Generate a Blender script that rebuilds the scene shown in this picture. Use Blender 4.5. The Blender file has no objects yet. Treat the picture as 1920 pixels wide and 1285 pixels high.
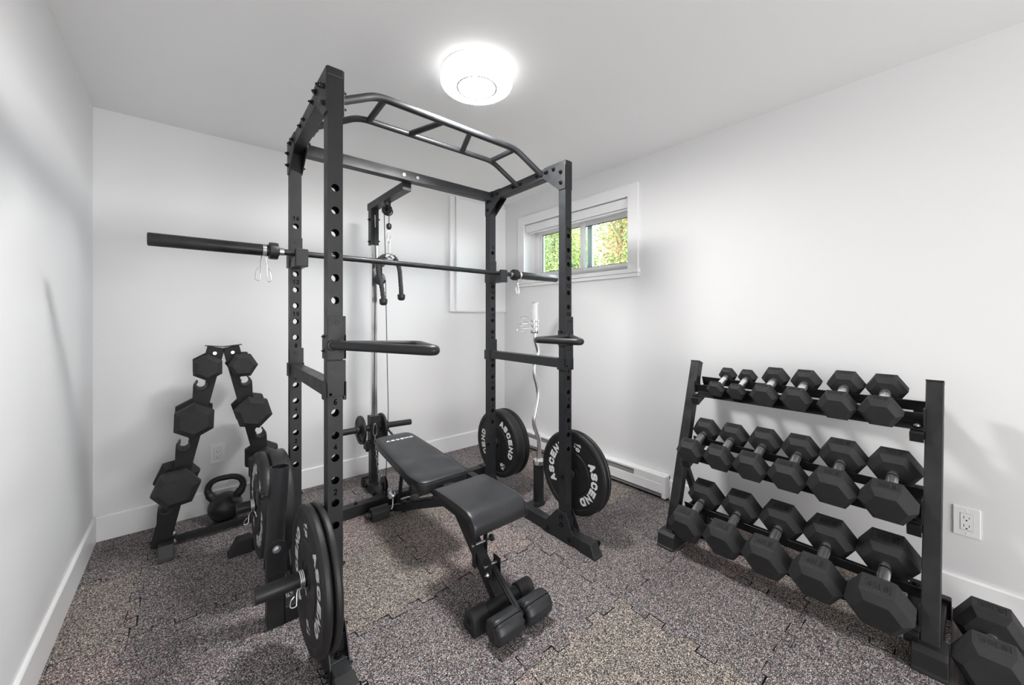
import bpy, bmesh, math, random
from mathutils import Vector as V, Matrix as M
random.seed(7)
PI = math.pi
S = bpy.context.scene
C = S.collection

# ---------------------------------------------------------------- camera, world, light, exposure
YAW = math.atan2(0.6434, 0.7655)
CAMZ = 1.235
cam = bpy.data.objects.new('camera', bpy.data.cameras.new('camera'))
C.objects.link(cam); S.camera = cam
cam.location = (0, 0, CAMZ); cam.rotation_euler = (PI/2, 0, -YAW)
cam.data.sensor_width = 36; cam.data.lens = 721/1920*36
cam.data.shift_y = -(642.5-597)/1920; cam.data.clip_start = 0.02
S.view_settings.view_transform = 'Standard'; S.view_settings.look = 'None'
S.view_settings.gamma = 1; S.view_settings.use_curve_mapping = False
S.view_settings.exposure = 1.02
S.cycles.use_denoising = True
S.cycles.max_bounces = 10; S.cycles.diffuse_bounces = 7

wd = bpy.data.worlds.new('world'); S.world = wd; wd.use_nodes = True
bg = wd.node_tree.nodes['Background']
bg.inputs[0].default_value = (0.86, 0.93, 1.0, 1); bg.inputs[1].default_value = 8.0

def light(name, kind, loc, energy, color=(1, 1, 1), rot=(0, 0, 0), **kw):
    d = bpy.data.lights.new(name, kind); d.energy = energy; d.color = color
    for k, v in kw.items(): setattr(d, k, v)
    o = bpy.data.objects.new(name, d); C.objects.link(o); o.location = loc; o.rotation_euler = rot
    return o
# sun on the garden outside
light('sun', 'SUN', (8, 0, 8), 1.2, (1, 0.95, 0.85), (math.radians(42), math.radians(-18), 0), angle=0.02)
# unseen area light added behind the camera to fill the room from the front
light('rear_fill', 'AREA', (0.95, -2.385, 1.10), 38, (1, 0.995, 0.985), (math.radians(90), 0, 0), shape='RECTANGLE', size=1.8, size_y=2.0)
LAMP = 104.0          # radiance of the ceiling lamp's diffuser

# ---------------------------------------------------------------- helpers
def tag(o, label=None, cat=None, group=None, kind=None):
    if label: o['label'] = label
    if cat: o['category'] = cat
    if group: o['group'] = group
    if kind: o['kind'] = kind
    return o

def basis(n, up=V((0, 0, 1))):
    n = V(n).normalized(); up = V(up)
    u = up.cross(n)
    if u.length < 1e-4: u = V((1, 0, 0)).cross(n)
    u.normalize(); v = n.cross(u).normalized()
    return u, v, n

def frame(o, u, v, n):
    m = M.Identity(4)
    for i, a in enumerate((u, v, n)):
        a = V(a)
        for j in range(3): m[j][i] = a[j]
    for j in range(3): m[j][3] = o[j]
    return m

class MB:
    def __init__(s): s.v = []; s.f = []; s.m = []; s.mi = 0
    def add(s, vs, fs, mat=None):
        b = len(s.v)
        s.v += [tuple(mat @ V(p)) if mat is not None else tuple(p) for p in vs]
        s.f += [tuple(b+i for i in f) for f in fs]; s.m += [s.mi]*len(fs)
        return s
    def box(s, a, b, mat=None):
        (x0, y0, z0), (x1, y1, z1) = a, b
        if x0 > x1: x0, x1 = x1, x0
        if y0 > y1: y0, y1 = y1, y0
        if z0 > z1: z0, z1 = z1, z0
        vs = [(x0, y0, z0), (x1, y0, z0), (x1, y1, z0), (x0, y1, z0), (x0, y0, z1), (x1, y0, z1), (x1, y1, z1), (x0, y1, z1)]
        return s.add(vs, [(3, 2, 1, 0), (4, 5, 6, 7), (0, 1, 5, 4), (1, 2, 6, 5), (2, 3, 7, 6), (3, 0, 4, 7)], mat)
    def beam(s, p0, p1, w, h, up=(0, 0, 1)):
        p0, p1 = V(p0), V(p1); u, v, n = basis(p1-p0, up); L = (p1-p0).length
        return s.box((-w/2, -h/2, 0), (w/2, h/2, L), frame(p0, u, v, n))
    def loft(s, rings, closed=False, caps=True):
        k = len(rings[0]); vs = [p for r in rings for p in r]; fs = []
        n = len(rings)
        for i in range(n if closed else n-1):
            a, b = i*k, ((i+1) % n)*k
            for j in range(k): fs.append((a+j, a+(j+1) % k, b+(j+1) % k, b+j))
        if caps and not closed:
            fs.append(tuple(reversed(range(k)))); fs.append(tuple((n-1)*k+j for j in range(k)))
        return s.add(vs, fs)
    def tube(s, pts, r, seg=12, closed=False, caps=True):
        pts = [V(p) for p in pts]; n = len(pts)
        rr = r if isinstance(r, (list, tuple)) else [r]*n
        rings = []; u = None
        for i, p in enumerate(pts):
            if closed: t = (pts[(i+1) % n]-pts[i-1])
            else: t = pts[min(i+1, n-1)]-pts[max(i-1, 0)]
            t.normalize()
            if u is None:
                u = t.orthogonal().normalized()
            else:
                u = (u-t*u.dot(t))
                if u.length < 1e-6: u = t.orthogonal()
                u.normalize()
            w = t.cross(u)
            # widen at corners
            rings.append([tuple(p+(u*math.cos(2*PI*j/seg)+w*math.sin(2*PI*j/seg))*rr[i]) for j in range(seg)])
        return s.loft(rings, closed, caps)
    def cyl(s, p0, p1, r, seg=24, r1=None):
        return s.tube([p0, p1], [r, r if r1 is None else r1], seg)
    def lathe(s, prof, o, axis, seg=48, up=(0, 0, 1)):
        # prof: list of (radius, distance along axis)
        u, v, n = basis(axis, up); o = V(o); vs = []; fs = []; k = len(prof)
        for j in range(seg):
            a = 2*PI*j/seg; d = u*math.cos(a)+v*math.sin(a)
            for (r, z) in prof: vs.append(tuple(o+d*r+n*z))
        for j in range(seg):
            a, b = j*k, ((j+1) % seg)*k
            for i in range(k-1):
                if prof[i][0] < 1e-7: fs.append((a+i, b+i+1, a+i+1))
                elif prof[i+1][0] < 1e-7: fs.append((a+i, b+i, a+i+1))
                else: fs.append((a+i, b+i, b+i+1, a+i+1))
        return s.add(vs, fs)
    def prism(s, poly, th, mat):
        # poly in uv, from n=0 to n=th
        k = len(poly); vs = [(x, y, 0) for x, y in poly]+[(x, y, th) for x, y in poly]
        fs = [tuple(reversed(range(k))), tuple(range(k, 2*k))]+[(j, (j+1) % k, k+(j+1) % k, k+j) for j in range(k)]
        return s.add(vs, fs, mat)
    def text(s, body, size, mat, ext=0.0004, sx=1.0, bold=0.0):
        vs, fs = glyphs(body, bold)
        return s.add([(x*size*sx, y*size, z*ext) for x, y, z in vs], fs, mat)
    def build(s, name, mats, parent=None, bevel=0, smooth=None, seg=2, mods=()):
        me = bpy.data.meshes.new(name); me.from_pydata(s.v, [], s.f)
        if not isinstance(mats, (list, tuple)): mats = [mats]
        for m in mats: me.materials.append(m)
        if len(mats) > 1: me.polygons.foreach_set('material_index', s.m)
        bm = bmesh.new(); bm.from_mesh(me)
        bmesh.ops.remove_doubles(bm, verts=bm.verts, dist=1e-6)
        bmesh.ops.dissolve_degenerate(bm, edges=bm.edges, dist=1e-7)
        bmesh.ops.recalc_face_normals(bm, faces=bm.faces)
        bm.to_mesh(me); bm.free(); me.update()
        o = bpy.data.objects.new(name, me); C.objects.link(o)
        if parent:
            o.parent = parent
            o.matrix_parent_inverse = M.Identity(4)
            me.transform(M.Translation(-V(origin(parent))))
        if bevel:
            b = o.modifiers.new('bevel', 'BEVEL'); b.width = bevel; b.segments = seg; b.limit_method = 'ANGLE'; b.angle_limit = math.radians(35)
            b.harden_normals = False
        if smooth is not None:
            me.polygons.foreach_set('use_smooth', [True]*len(me.polygons))
            try: me.set_sharp_from_angle(angle=math.radians(smooth))
            except Exception: pass
        for f in mods: f(o)
        return o

def origin(o):
    p = V((0, 0, 0))
    while o: p += V(o.location); o = o.parent
    return p

def empty(name, loc, label=None, cat=None, group=None):
    o = bpy.data.objects.new(name, None); C.objects.link(o); o.location = loc; o.empty_display_size = .05
    return tag(o, label, cat, group)

_gl = {}
def glyphs(body, bold=0.0):
    k = (body, bold)
    if k in _gl: return _gl[k]
    cu = bpy.data.curves.new('t', 'FONT'); cu.body = body; cu.align_x = 'CENTER'; cu.align_y = 'CENTER'
    cu.extrude = 1.0; cu.offset = bold; cu.resolution_u = 3
    ob = bpy.data.objects.new('t', cu); C.objects.link(ob)
    dg = bpy.context.evaluated_depsgraph_get(); me = bpy.data.meshes.new_from_object(ob.evaluated_get(dg))
    vs = [tuple(v.co) for v in me.vertices]; fs = [tuple(p.vertices) for p in me.polygons]
    bpy.data.objects.remove(ob); bpy.data.meshes.remove(me); bpy.data.curves.remove(cu)
    _gl[k] = (vs, fs); return _gl[k]

# heavy wide capitals drawn as polygons-with-strokes (for the plate and bench lettering)
STROKES = {
 'A': [[(.02, 0), (.46, 1)], [(.54, 1), (.98, 0)], [(.22, .27), (.78, .27)]],
 'S': [[(.97, .85), (.75, .98), (.25, .98), (.06, .85), (.06, .65), (.25, .53), (.75, .47), (.94, .35), (.94, .15), (.75, .02), (.25, .02), (.03, .15)]],
 'C': [[(.97, .78), (.78, .98), (.28, .98), (.04, .75), (.04, .25), (.28, .02), (.78, .02), (.97, .22)]],
 'E': [[(.95, 1), (.05, 1), (.05, 0), (.95, 0)], [(.05, .5), (.85, .5)]],
 'N': [[(.04, 0), (.04, 1), (.96, 0), (.96, 1)]],
 'D': [[(.05, 0), (.05, 1), (.68, 1), (.95, .75), (.95, .25), (.68, 0), (.05, 0)]],
 '1': [[(.2, .8), (.6, 1), (.6, 0)]],
 '0': [[(.05, .2), (.25, 0), (.75, 0), (.95, .2), (.95, .8), (.75, 1), (.25, 1), (.05, .8), (.05, .2)]],
 '2': [[(.05, .82), (.25, 1), (.75, 1), (.95, .8), (.95, .6), (.05, 0), (.97, 0)]],
 '4': [[(.75, 0), (.75, 1), (.02, .3), (1, .3)]],
 '5': [[(.93, 1), (.1, 1), (.06, .55), (.75, .58), (.95, .42), (.95, .16), (.75, 0), (.25, 0), (.03, .14)]],
 '6': [[(.9, .95), (.5, 1), (.1, .65), (.05, .25), (.25, 0), (.75, 0), (.95, .25), (.75, .5), (.25, .5), (.05, .3)]],
 'L': [[(.08, 1), (.08, 0), (.95, 0)]],
 'B': [[(.06, 0), (.06, 1), (.7, 1), (.9, .85), (.9, .66), (.7, .52), (.06, .52)], [(.7, .52), (.95, .35), (.95, .15), (.7, 0), (.06, 0)]],
 '8': [[(.25, .5), (.06, .7), (.06, .85), (.25, 1), (.75, 1), (.94, .85), (.94, .7), (.75, .5), (.25, .5), (.04, .3), (.04, .15), (.25, 0), (.75, 0), (.96, .15), (.96, .3), (.75, .5)]],
 '3': [[(.05, .85), (.25, 1), (.75, 1), (.94, .85), (.94, .68), (.7, .52), (.35, .52)], [(.7, .52), (.95, .35), (.95, .15), (.75, 0), (.25, 0), (.05, .15)]],
 '7': [[(.03, 1), (.97, 1), (.4, 0)]],
 '.': [[(.4, .0), (.6, .0)]],
}
def stroke_glyph(mb, ch, cx, cy, w, h, t, mat, ext):
    # one letter centred on (cx,cy) in the frame mat
    for li, line in enumerate(STROKES.get(ch, [])):
        pts = [V((cx+(x-.5)*(w-t), cy+(y-.5)*(h-t))) for x, y in line]
        L, Rr = [], []
        closed = (pts[0]-pts[-1]).length < 1e-6
        n = len(pts)
        for i, p in enumerate(pts):
            if closed: a = pts[i-1] if i > 0 else pts[-2]; b = pts[i+1] if i < n-1 else pts[1]
            else: a = pts[i-1] if i > 0 else None; b = pts[i+1] if i < n-1 else None
            d1 = (p-a).normalized() if a is not None else None; d2 = (b-p).normalized() if b is not None else None
            if d1 is None: d1 = d2
            if d2 is None: d2 = d1
            n1 = V((-d1.y, d1.x)); n2 = V((-d2.y, d2.x)); m = (n1+n2)
            if m.length < 1e-3: m = n1
            m.normalize(); k = 1/max(.45, m.dot(n1))
            e = V((0, 0))
            if not closed and i == 0: e = -d2*t*.5
            if not closed and i == n-1: e = d1*t*.5
            L.append(p+m*k*t/2+e); Rr.append(p-m*k*t/2+e)
        k = len(pts)
        vs = []; fs = []
        for i in range(k-1):      # neighbouring pieces sit a hair apart in height so that they never share a plane
            e2 = ext+li*.00012+(i % 2)*.00006; b0 = len(vs); vs += [(L[i].x, L[i].y, e2), (L[i+1].x, L[i+1].y, e2), (Rr[i+1].x, Rr[i+1].y, e2), (Rr[i].x, Rr[i].y, e2)]; fs.append((b0, b0+1, b0+2, b0+3))
        mb.add(vs, fs, mat)

def word(mb, txt, w, h, t, mat, ext=.0006, gap=.25):
    n = len(txt); tot = n*w+(n-1)*w*gap
    for i, ch in enumerate(txt):
        stroke_glyph(mb, ch, -tot/2+w/2+i*w*(1+gap), 0, w, h, t, mat, ext)

# ---------------------------------------------------------------- materials
def mat(name, col, rough=.5, metal=0, spec=.5, emis=None, es=0, coat=0):
    m = bpy.data.materials.new(name); m.use_nodes = True; b = m.node_tree.nodes['Principled BSDF']
    b.inputs['Base Color'].default_value = (*col, 1); b.inputs['Roughness'].default_value = rough
    b.inputs['Metallic'].default_value = metal; b.inputs['Specular IOR Level'].default_value = spec
    b.inputs['Coat Weight'].default_value = coat
    if emis: b.inputs['Emission Color'].default_value = (*emis, 1); b.inputs['Emission Strength'].default_value = es
    return m
def bump(m, scale, dist=.0004, strength=.6, detail=3, vary=0, rvary=0, tex='NOISE', stretch=None):
    nt = m.node_tree; N = nt.nodes; L = nt.links; b = N['Principled BSDF']
    tc = N.new('ShaderNodeTexCoord')
    src = tc.outputs['Object']
    if stretch:
        mp = N.new('ShaderNodeMapping'); mp.inputs['Scale'].default_value = stretch; L.new(src, mp.inputs[0]); src = mp.outputs[0]
    if tex == 'NOISE':
        n = N.new('ShaderNodeTexNoise'); n.inputs['Scale'].default_value = scale; n.inputs['Detail'].default_value = detail; out = n.outputs[0]
    else:
        n = N.new('ShaderNodeTexVoronoi'); n.inputs['Scale'].default_value = scale; out = n.outputs['Distance']
    L.new(src, n.inputs['Vector'])
    bp = N.new('ShaderNodeBump'); bp.inputs['Distance'].default_value = dist; bp.inputs['Strength'].default_value = strength
    L.new(out, bp.inputs['Height']); L.new(bp.outputs[0], b.inputs['Normal'])
    if vary or rvary:
        n2 = N.new('ShaderNodeTexNoise'); n2.inputs['Scale'].default_value = max(4, scale/40); n2.inputs['Detail'].default_value = 4; L.new(src, n2.inputs['Vector'])
        if vary:
            c = b.inputs['Base Color'].default_value[:3]
            r = N.new('ShaderNodeValToRGB'); r.color_ramp.elements[0].position = .3; r.color_ramp.elements[1].position = .7
            r.color_ramp.elements[0].color = (*[x*(1-vary) for x in c], 1); r.color_ramp.elements[1].color = (*[x*(1+vary) for x in c], 1)
            L.new(n2.outputs[0], r.inputs[0]); L.new(r.outputs[0], b.inputs['Base Color'])
        if rvary:
            ro = b.inputs['Roughness'].default_value
            mr = N.new('ShaderNodeMapRange'); mr.inputs['From Min'].default_value = .3; mr.inputs['From Max'].default_value = .7
            mr.inputs['To Min'].default_value = ro-rvary; mr.inputs['To Max'].default_value = ro+rvary
            L.new(n2.outputs[0], mr.inputs[0]); L.new(mr.outputs[0], b.inputs['Roughness'])
    return m

m_wall = bump(mat('white_paint', (.76, .76, .765), .55, spec=.35), 260, .0003, .25)
m_ceil = bump(mat('ceiling_paint', (.86, .86, .86), .8, spec=.2), 200, .0003, .3)
m_trim = mat('white_trim', (.84, .84, .845), .35)
m_trimgrey = mat('grey_slot', (.25, .25, .26), .6)
m_metal = bump(mat('black_powder_coat', (.017, .018, .020), .44, spec=.38), 900, .00015, .5, vary=.12, rvary=.06)
m_metal2 = bump(mat('dark_frame_coat', (.014, .014, .015), .40, spec=.42), 700, .00015, .5, vary=.35, rvary=.1)
m_rub = bump(mat('black_rubber', (.030, .030, .032), .62, spec=.25), 900, .0003, .6, vary=.12)
m_emb = mat('moulded_lettering', (.012, .012, .013), .6, spec=.2)
m_stand = mat('stand_black', (.013, .013, .014), .55, spec=.3)
m_rubsoft = mat('rubber_cap', (.018, .018, .019), .5)
m_plate = bump(mat('bumper_rubber', (.013, .013, .014), .48, spec=.42), 500, .0002, .4, vary=.1, rvary=.06)
m_white = mat('white_print', (.72, .72, .72), .5)
m_mark = mat('stamped_mark', (.002, .002, .002), 1.0, spec=0.05)
m_chrome = mat('chrome', (.90, .90, .91), .14, 1)
m_chrome_b = bump(mat('brushed_chrome', (.92, .92, .93), .30, 1), 1200, .0002, .5)
m_steel = mat('zinc_bolt', (.62, .65, .68), .3, 1)
m_bolt = mat('black_bolt', (.018, .018, .02), .25, .6)
m_leather = bump(mat('black_vinyl', (.020, .021, .024), .40, spec=.45), 420, .0003, .5, vary=.1, rvary=.05)
m_iron = bump(mat('cast_iron', (.018, .018, .018), .42, spec=.5), 260, .0008, .8, vary=.5, rvary=.12)
m_plas = mat('black_plastic', (.016, .016, .017), .35)
m_rope = mat('black_rope', (.03, .03, .032), .7)
m_cable = mat('cable', (.02, .02, .02), .4)
m_lamp = mat('lamp_diffuser', (.9, .9, .9), .4, emis=(1, .995, .985), es=LAMP)
m_lampside = mat('lamp_side_diffuser', (.9, .9, .9), .4, emis=(1, .995, .985), es=.9)
m_ring = mat('lamp_ring', (.50, .50, .50), .6, .0)
m_blind = bump(mat('blind_cassette', (.78, .78, .79), .5), 300, .0002, .2)
m_wood = mat('dark_laminate', (.06, .045, .038), .35)
def woodnodes():
    nt = m_wood.node_tree; N = nt.nodes; L = nt.links; b = N['Principled BSDF']
    tc = N.new('ShaderNodeTexCoord'); mp = N.new('ShaderNodeMapping'); mp.inputs['Scale'].default_value = (2, 40, 1); L.new(tc.outputs['Object'], mp.inputs[0])
    n = N.new('ShaderNodeTexNoise'); n.inputs['Scale'].default_value = 3; n.inputs['Detail'].default_value = 8; L.new(mp.outputs[0], n.inputs['Vector'])
    r = N.new('ShaderNodeValToRGB'); r.color_ramp.elements[0].color = (.03, .022, .018, 1); r.color_ramp.elements[1].color = (.16, .12, .10, 1)
    r.color_ramp.elements[0].position = .35; r.color_ramp.elements[1].position = .7
    L.new(n.outputs[0], r.inputs[0]); L.new(r.outputs[0], b.inputs['Base Color'])
woodnodes()
m_gap = mat('tile_gap', (.006, .006, .006), .9)

def crumb(name, tint, mean):
    """recycled rubber crumb: tiny cells of black, grey, tan, with red and blue flecks"""
    m = bpy.data.materials.new(name); m.use_nodes = True; nt = m.node_tree; N = nt.nodes; L = nt.links; b = N['Principled BSDF']
    b.inputs['Roughness'].default_value = .8; b.inputs['Specular IOR Level'].default_value = .25
    tc = N.new('ShaderNodeTexCoord'); mp = N.new('ShaderNodeMapping'); mp.inputs['Scale'].default_value = (1, 1.25, 1)
    mp.inputs['Rotation'].default_value = (0, 0, .5); L.new(tc.outputs['Object'], mp.inputs[0])
    nz = N.new('ShaderNodeTexNoise'); nz.inputs['Scale'].default_value = 120; nz.inputs['Detail'].default_value = 1; L.new(mp.outputs[0], nz.inputs['Vector'])
    mx = N.new('ShaderNodeMix'); mx.data_type = 'VECTOR'; mx.inputs['Factor'].default_value = .006; L.new(mp.outputs[0], mx.inputs[4]); L.new(nz.outputs['Color'], mx.inputs[5])
    v = N.new('ShaderNodeTexVoronoi'); v.inputs['Scale'].default_value = 400; L.new(mx.outputs[1], v.inputs['Vector'])
    sep = N.new('ShaderNodeSeparateColor'); L.new(v.outputs['Color'], sep.inputs[0])
    r = N.new('ShaderNodeValToRGB'); r.color_ramp.interpolation = 'CONSTANT'; E = r.color_ramp.elements
    base = [(0, (.012, .012, .013)), (.30, (.035, .034, .035)), (.46, (.103, .096, .094)), (.62, (.228, .209, .198)), (.77, (.435, .392, .36)), (.89, (.66, .60, .55)),
            (.94, (.24, .07, .06) if tint != 2 else (.36, .31, .25)), (.97, (.06, .10, .18) if tint != 2 else (.25, .25, .2))]
    while len(E) < len(base): E.new(.5)
    for e, (p, c) in zip(E, base):
        e.position = p
        t = {0: (1.05, .98, .97), 1: (.97, .97, 1.01), 2: (1.03, .99, .96)}[tint]
        e.color = (*[min(1, c[i]*t[i]*mean) for i in range(3)], 1)
    L.new(sep.outputs[0], r.inputs[0])
    L.new(r.outputs[0], b.inputs['Base Color'])
    bp = N.new('ShaderNodeBump'); bp.inputs['Distance'].default_value = .0015; bp.inputs['Strength'].default_value = .5
    L.new(sep.outputs[1], bp.inputs['Height']); L.new(bp.outputs[0], b.inputs['Normal'])
    return m
m_floor = [crumb('rubber_crumb_red', 0, 1.42), crumb('rubber_crumb_blue', 1, 1.2), crumb('rubber_crumb_tan', 2, 1.28)]

# ---------------------------------------------------------------- room shell
X0, X1, Y0, Y1, H = -.404, 2.51, -1.0, 3.105, 2.40
FR = -.0 
def structure(name, mb, m, **k):
    o = mb.build(name, m, **k); o['kind'] = 'structure'; return o
structure('ceiling', MB().box((X0-.1, Y0-.1, H), (X1+.3, Y1+.1, H+.1)), m_ceil)
structure('wall_left', MB().box((X0-.1, Y0-.1, -.05), (X0, Y1+.1, H)), m_wall)
structure('wall_back', MB().box((X0, Y1, -.05), (X1, Y1+.1, H)), m_wall)
# right wall with the window opening (Y 1.64..2.79, z 1.605..2.14)
WY0, WY1, WZ0, WZ1, WD = 1.635, 2.790, 1.600, 2.142, .22
w = MB()
w.box((X1, Y0-.1, -.05), (X1+WD, WY0, H)); w.box((X1, WY1, -.05), (X1+WD, Y1+.1, H))
w.box((X1, WY0, -.05), (X1+WD, WY1, WZ0)); w.box((X1, WY0, WZ1), (X1+WD, WY1, H))
structure('wall_right', w, m_wall)
# front wall behind the camera, with a doorway widened to pass the fill light
w = MB(); w.box((X0, Y0-.1, -.05), (-.2, Y0, H)); w.box((2.25, Y0-.1, -.05), (X1, Y0, H)); w.box((-.2, Y0-.1, 2.25), (2.25, Y0, H))
structure('wall_front', w, m_wall)
# hallway beyond the doorway
w = MB(); w.box((-.5, Y0-1.5, -.05), (2.6, Y0-1.4, H)); w.box((-.6, Y0-1.5, -.05), (-.5, Y0-.1, H)); w.box((2.6, Y0-1.5, -.05), (2.7, Y0-.1, H)); w.box((-.6, Y0-1.5, H), (2.7, Y0-.1, H+.1))
structure('wall_hallway', w, m_wall)

f = MB(); f.box((-.03, Y0-1.4, .02), (.05, Y0-1.36, 2.18)); f.box((1.85, Y0-1.4, .02), (1.93, Y0-1.36, 2.18)); f.box((.05, Y0-1.4, .02), (1.85, Y0-1.36, .10)); f.box((.05, Y0-1.4, 2.10), (1.85, Y0-1.36, 2.18)); f.box((.92, Y0-1.384, .10), (.98, Y0-1.34, 2.10))
structure('fill_light_frame', f, m_trim)  # invented door frame round the added fill light, out of view
def base_prof(t=.014, h=.14):
    return [(0, 0), (t, 0), (t, h-.006), (t-.005, h), (0, h)]
def baseboard(name, p0, p1, n):
    mb = MB(); p0, p1, n = V(p0), V(p1), V(n); d = (p1-p0); L = d.length
    mb.prism(base_prof(), L, frame(p0, n, V((0, 0, 1)), d.normalized()))
    return structure(name, mb, m_trim, bevel=.0015)
baseboard('baseboard_left', (X0, Y0, 0), (X0, Y1, 0), (1, 0, 0))
baseboard('baseboard_back', (X0, Y1, 0), (X1, Y1, 0), (0, -1, 0))
baseboard('baseboard_right', (X1, Y0, 0), (X1, 1.312, 0), (-1, 0, 0))

# floor: dark laminate subfloor and the interlocking rubber tiles laid on it
structure('floor', MB().box((X0-.1, Y0-1.5, -.06), (X1+.1, Y1, -.012)), m_wood)
def tile_floor():
    P_ = .545; XS, YS = -.18, -.095          # seam phases
    ex0, ex1, ey0, ey1 = X0, X1-.001, .045, Y1-.001
    tab, nt_, g = .036, 4, .0005
    mb = MB()
    rnd = random.Random(3)
    xs = [XS+i*P_ for i in range(-1, 6)]; ys = [YS+j*P_ for j in range(0, 7)]
    def edge(fixed, a, b, vert, seed):
        # zig-zag puzzle edge from a to b; square tabs alternate either side of the seam
        pts = []; step = (b-a)/(nt_*2)
        for k in range(nt_*2):
            off = tab/2 if k % 2 else -tab/2
            if k == 0 or k == nt_*2-1: off = 0
            p0, p1 = a+k*step, a+(k+1)*step
            for p in (p0, p1):
                pts.append((fixed+off, p) if vert else (p, fixed+off))
        return pts
    for i in range(len(xs)-1):
        for j in range(len(ys)-1):
            xa, xb, ya, yb = xs[i], xs[i+1], ys[j], ys[j+1]
            bot = edge(ya, xa, xb, False, 0); rgt = edge(xb, ya, yb, True, 0); top = edge(yb, xa, xb, False, 0)[::-1]; lft = edge(xa, ya, yb, True, 0)[::-1]
            poly = bot[:]+rgt[:]+top[:]+lft[:]
            # clip to the room
            def cut(P, ax, lim, sg):
                R = []
                for q in range(len(P)):
                    p, n_ = P[q-1], P[q]; ip = (p[ax]-lim)*sg <= 0; iq = (n_[ax]-lim)*sg <= 0
                    if ip != iq:
                        t = (lim-p[ax])/(n_[ax]-p[ax]); R.append((p[0]+(n_[0]-p[0])*t, p[1]+(n_[1]-p[1])*t))
                    if iq: R.append(n_)
                return R
            for ax, lim, sg in ((0, ex1, 1), (0, ex0, -1), (1, ey1, 1), (1, ey0, -1)):
                if poly: poly = cut(poly, ax, lim, sg)
            out = []
            for p in poly:
                if not out or (abs(p[0]-out[-1][0])+abs(p[1]-out[-1][1])) > 1e-5: out.append(p)
            if len(out) < 4: continue
            ax = [p[0] for p in out]; ay = [p[1] for p in out]
            if max(ax)-min(ax) < .01 or max(ay)-min(ay) < .01: continue
            if abs(out[0][0]-out[-1][0])+abs(out[0][1]-out[-1][1]) < 1e-5: out.pop()
            # shrink by a hair-line gap, wider here and there where tiles do not close
            n = len(out); ins = []
            area = sum(out[k][0]*out[(k+1) % n][1]-out[(k+1) % n][0]*out[k][1] for k in range(n))
            sg = 1 if area > 0 else -1
            for k in range(n):
                a, p, b = V(out[k-1]), V(out[k]), V(out[(k+1) % n])
                d1, d2 = (p-a).normalized(), (b-p).normalized()
                n1, n2 = V((-d1.y, d1.x))*sg, V((-d2.y, d2.x))*sg
                m = n1+n2
                if m.length < .1: m = n1
                m.normalize(); kk = 1/max(.5, m.dot(n1))
                gg = g*(1+5.0*(rnd.random() > .66))
                ins.append((p.x+m.x*gg*kk, p.y+m.y*gg*kk))
            mb.mi = 1+((i*7+j*5+(i*j) % 3) % 3)
            dz = rnd.uniform(-.0006, .0006)
            k = len(ins)
            vs = [(x, y, dz) for x, y in ins]+[(x, y, -.012) for x, y in ins]
            mb.add(vs, [tuple(range(k))]); mb.mi = 0
            mb.add(vs, [(q, (q+1) % k, k+(q+1) % k, k+q) for q in range(k)])
    mb.mi = 0
    mb.box((ex0, ey0+.003, -.0119), (ex1, ey1, -.006))
    return mb.build('floor', [m_gap]+m_floor)
tag(tile_floor(), kind='structure')

# ---------------------------------------------------------------- window (window_1)
def window():
    r = empty('window_1', (X1, (WY0+WY1)/2, WZ0)); r['kind'] = 'structure'
    # casing round the opening and stool
    c = MB(); t = .016; cw = .085
    c.box((X1-t, WY0-cw, WZ0-.002), (X1, WY0, WZ1+cw)); c.box((X1-t, WY1, WZ0-.002), (X1, WY1+cw, WZ1+cw)); c.box((X1-t, WY0, WZ1), (X1, WY1, WZ1+cw))
    c.build('casing', m_trim, r, bevel=.0008)
    c = MB(); c.box((X1-.03, WY0-cw-.01, WZ0-.030), (X1+.15, WY1+cw+.01, WZ0)); c.box((X1-.018, WY0-cw-.004, WZ0-.058), (X1, WY1+cw+.004, WZ0-.03))
    c.build('sill', m_trim, r, bevel=.003)
    # vinyl frame
    xf = X1+.135; f = MB(); fw = .05; ya, yb, za, zb = WY0, WY1, WZ0, WZ1
    f.box((xf, ya, za), (xf+.085, ya+fw, zb)); f.box((xf, yb-fw, za), (xf+.085, yb, zb)); f.box((xf, ya+fw, za), (xf+.085, yb-fw, za+fw)); f.box((xf, ya+fw, zb-fw-.01), (xf+.085, yb-fw, zb))
    f.build('window_frame', m_trim, r, bevel=.003)
    ym = (ya+yb)/2+.0
    for nm, a, b, dx in (('sash', ym-.028, yb-fw, .012), ('sash', ya+fw, ym+.028, .045)):
        s = MB(); sw = .036; z0, z1 = za+fw-.004, zb-fw-.006
        s.box((xf+dx, a, z0), (xf+dx+.03, a+sw, z1)); s.box((xf+dx, b-sw, z0), (xf+dx+.03, b, z1)); s.box((xf+dx, a+sw, z0), (xf+dx+.03, b-sw, z0+sw)); s.box((xf+dx, a+sw, z1-sw), (xf+dx+.03, b-sw, z1))
        so = s.build(nm, m_trim, r, bevel=.002)
        g = MB(); a2, b2, c2, d2 = a+sw, b-sw, z0+sw, z1-sw; k = .004
        g.box((xf+dx+.008, a2, c2), (xf+dx+.022, a2+k, d2)); g.box((xf+dx+.008, b2-k, c2), (xf+dx+.022, b2, d2)); g.box((xf+dx+.008, a2+k, c2), (xf+dx+.022, b2-k, c2+k)); g.box((xf+dx+.008, a2+k, d2-k), (xf+dx+.022, b2-k, d2))
        g.build('gasket', m_plas, so)
        p = MB(); p.box((xf+dx+.014, a2, c2), (xf+dx+.018, b2, d2)); p.build('pane', m_glass, so)
    p = MB(); p.box((xf+.062, ym-.085, za+fw+.02), (xf+.080, ym-.030, zb-fw-.03)); p.build('screen_frame', mat('screen_frame_blue_grey', (.55, .70, .70), .4), r)
    return r
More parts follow.
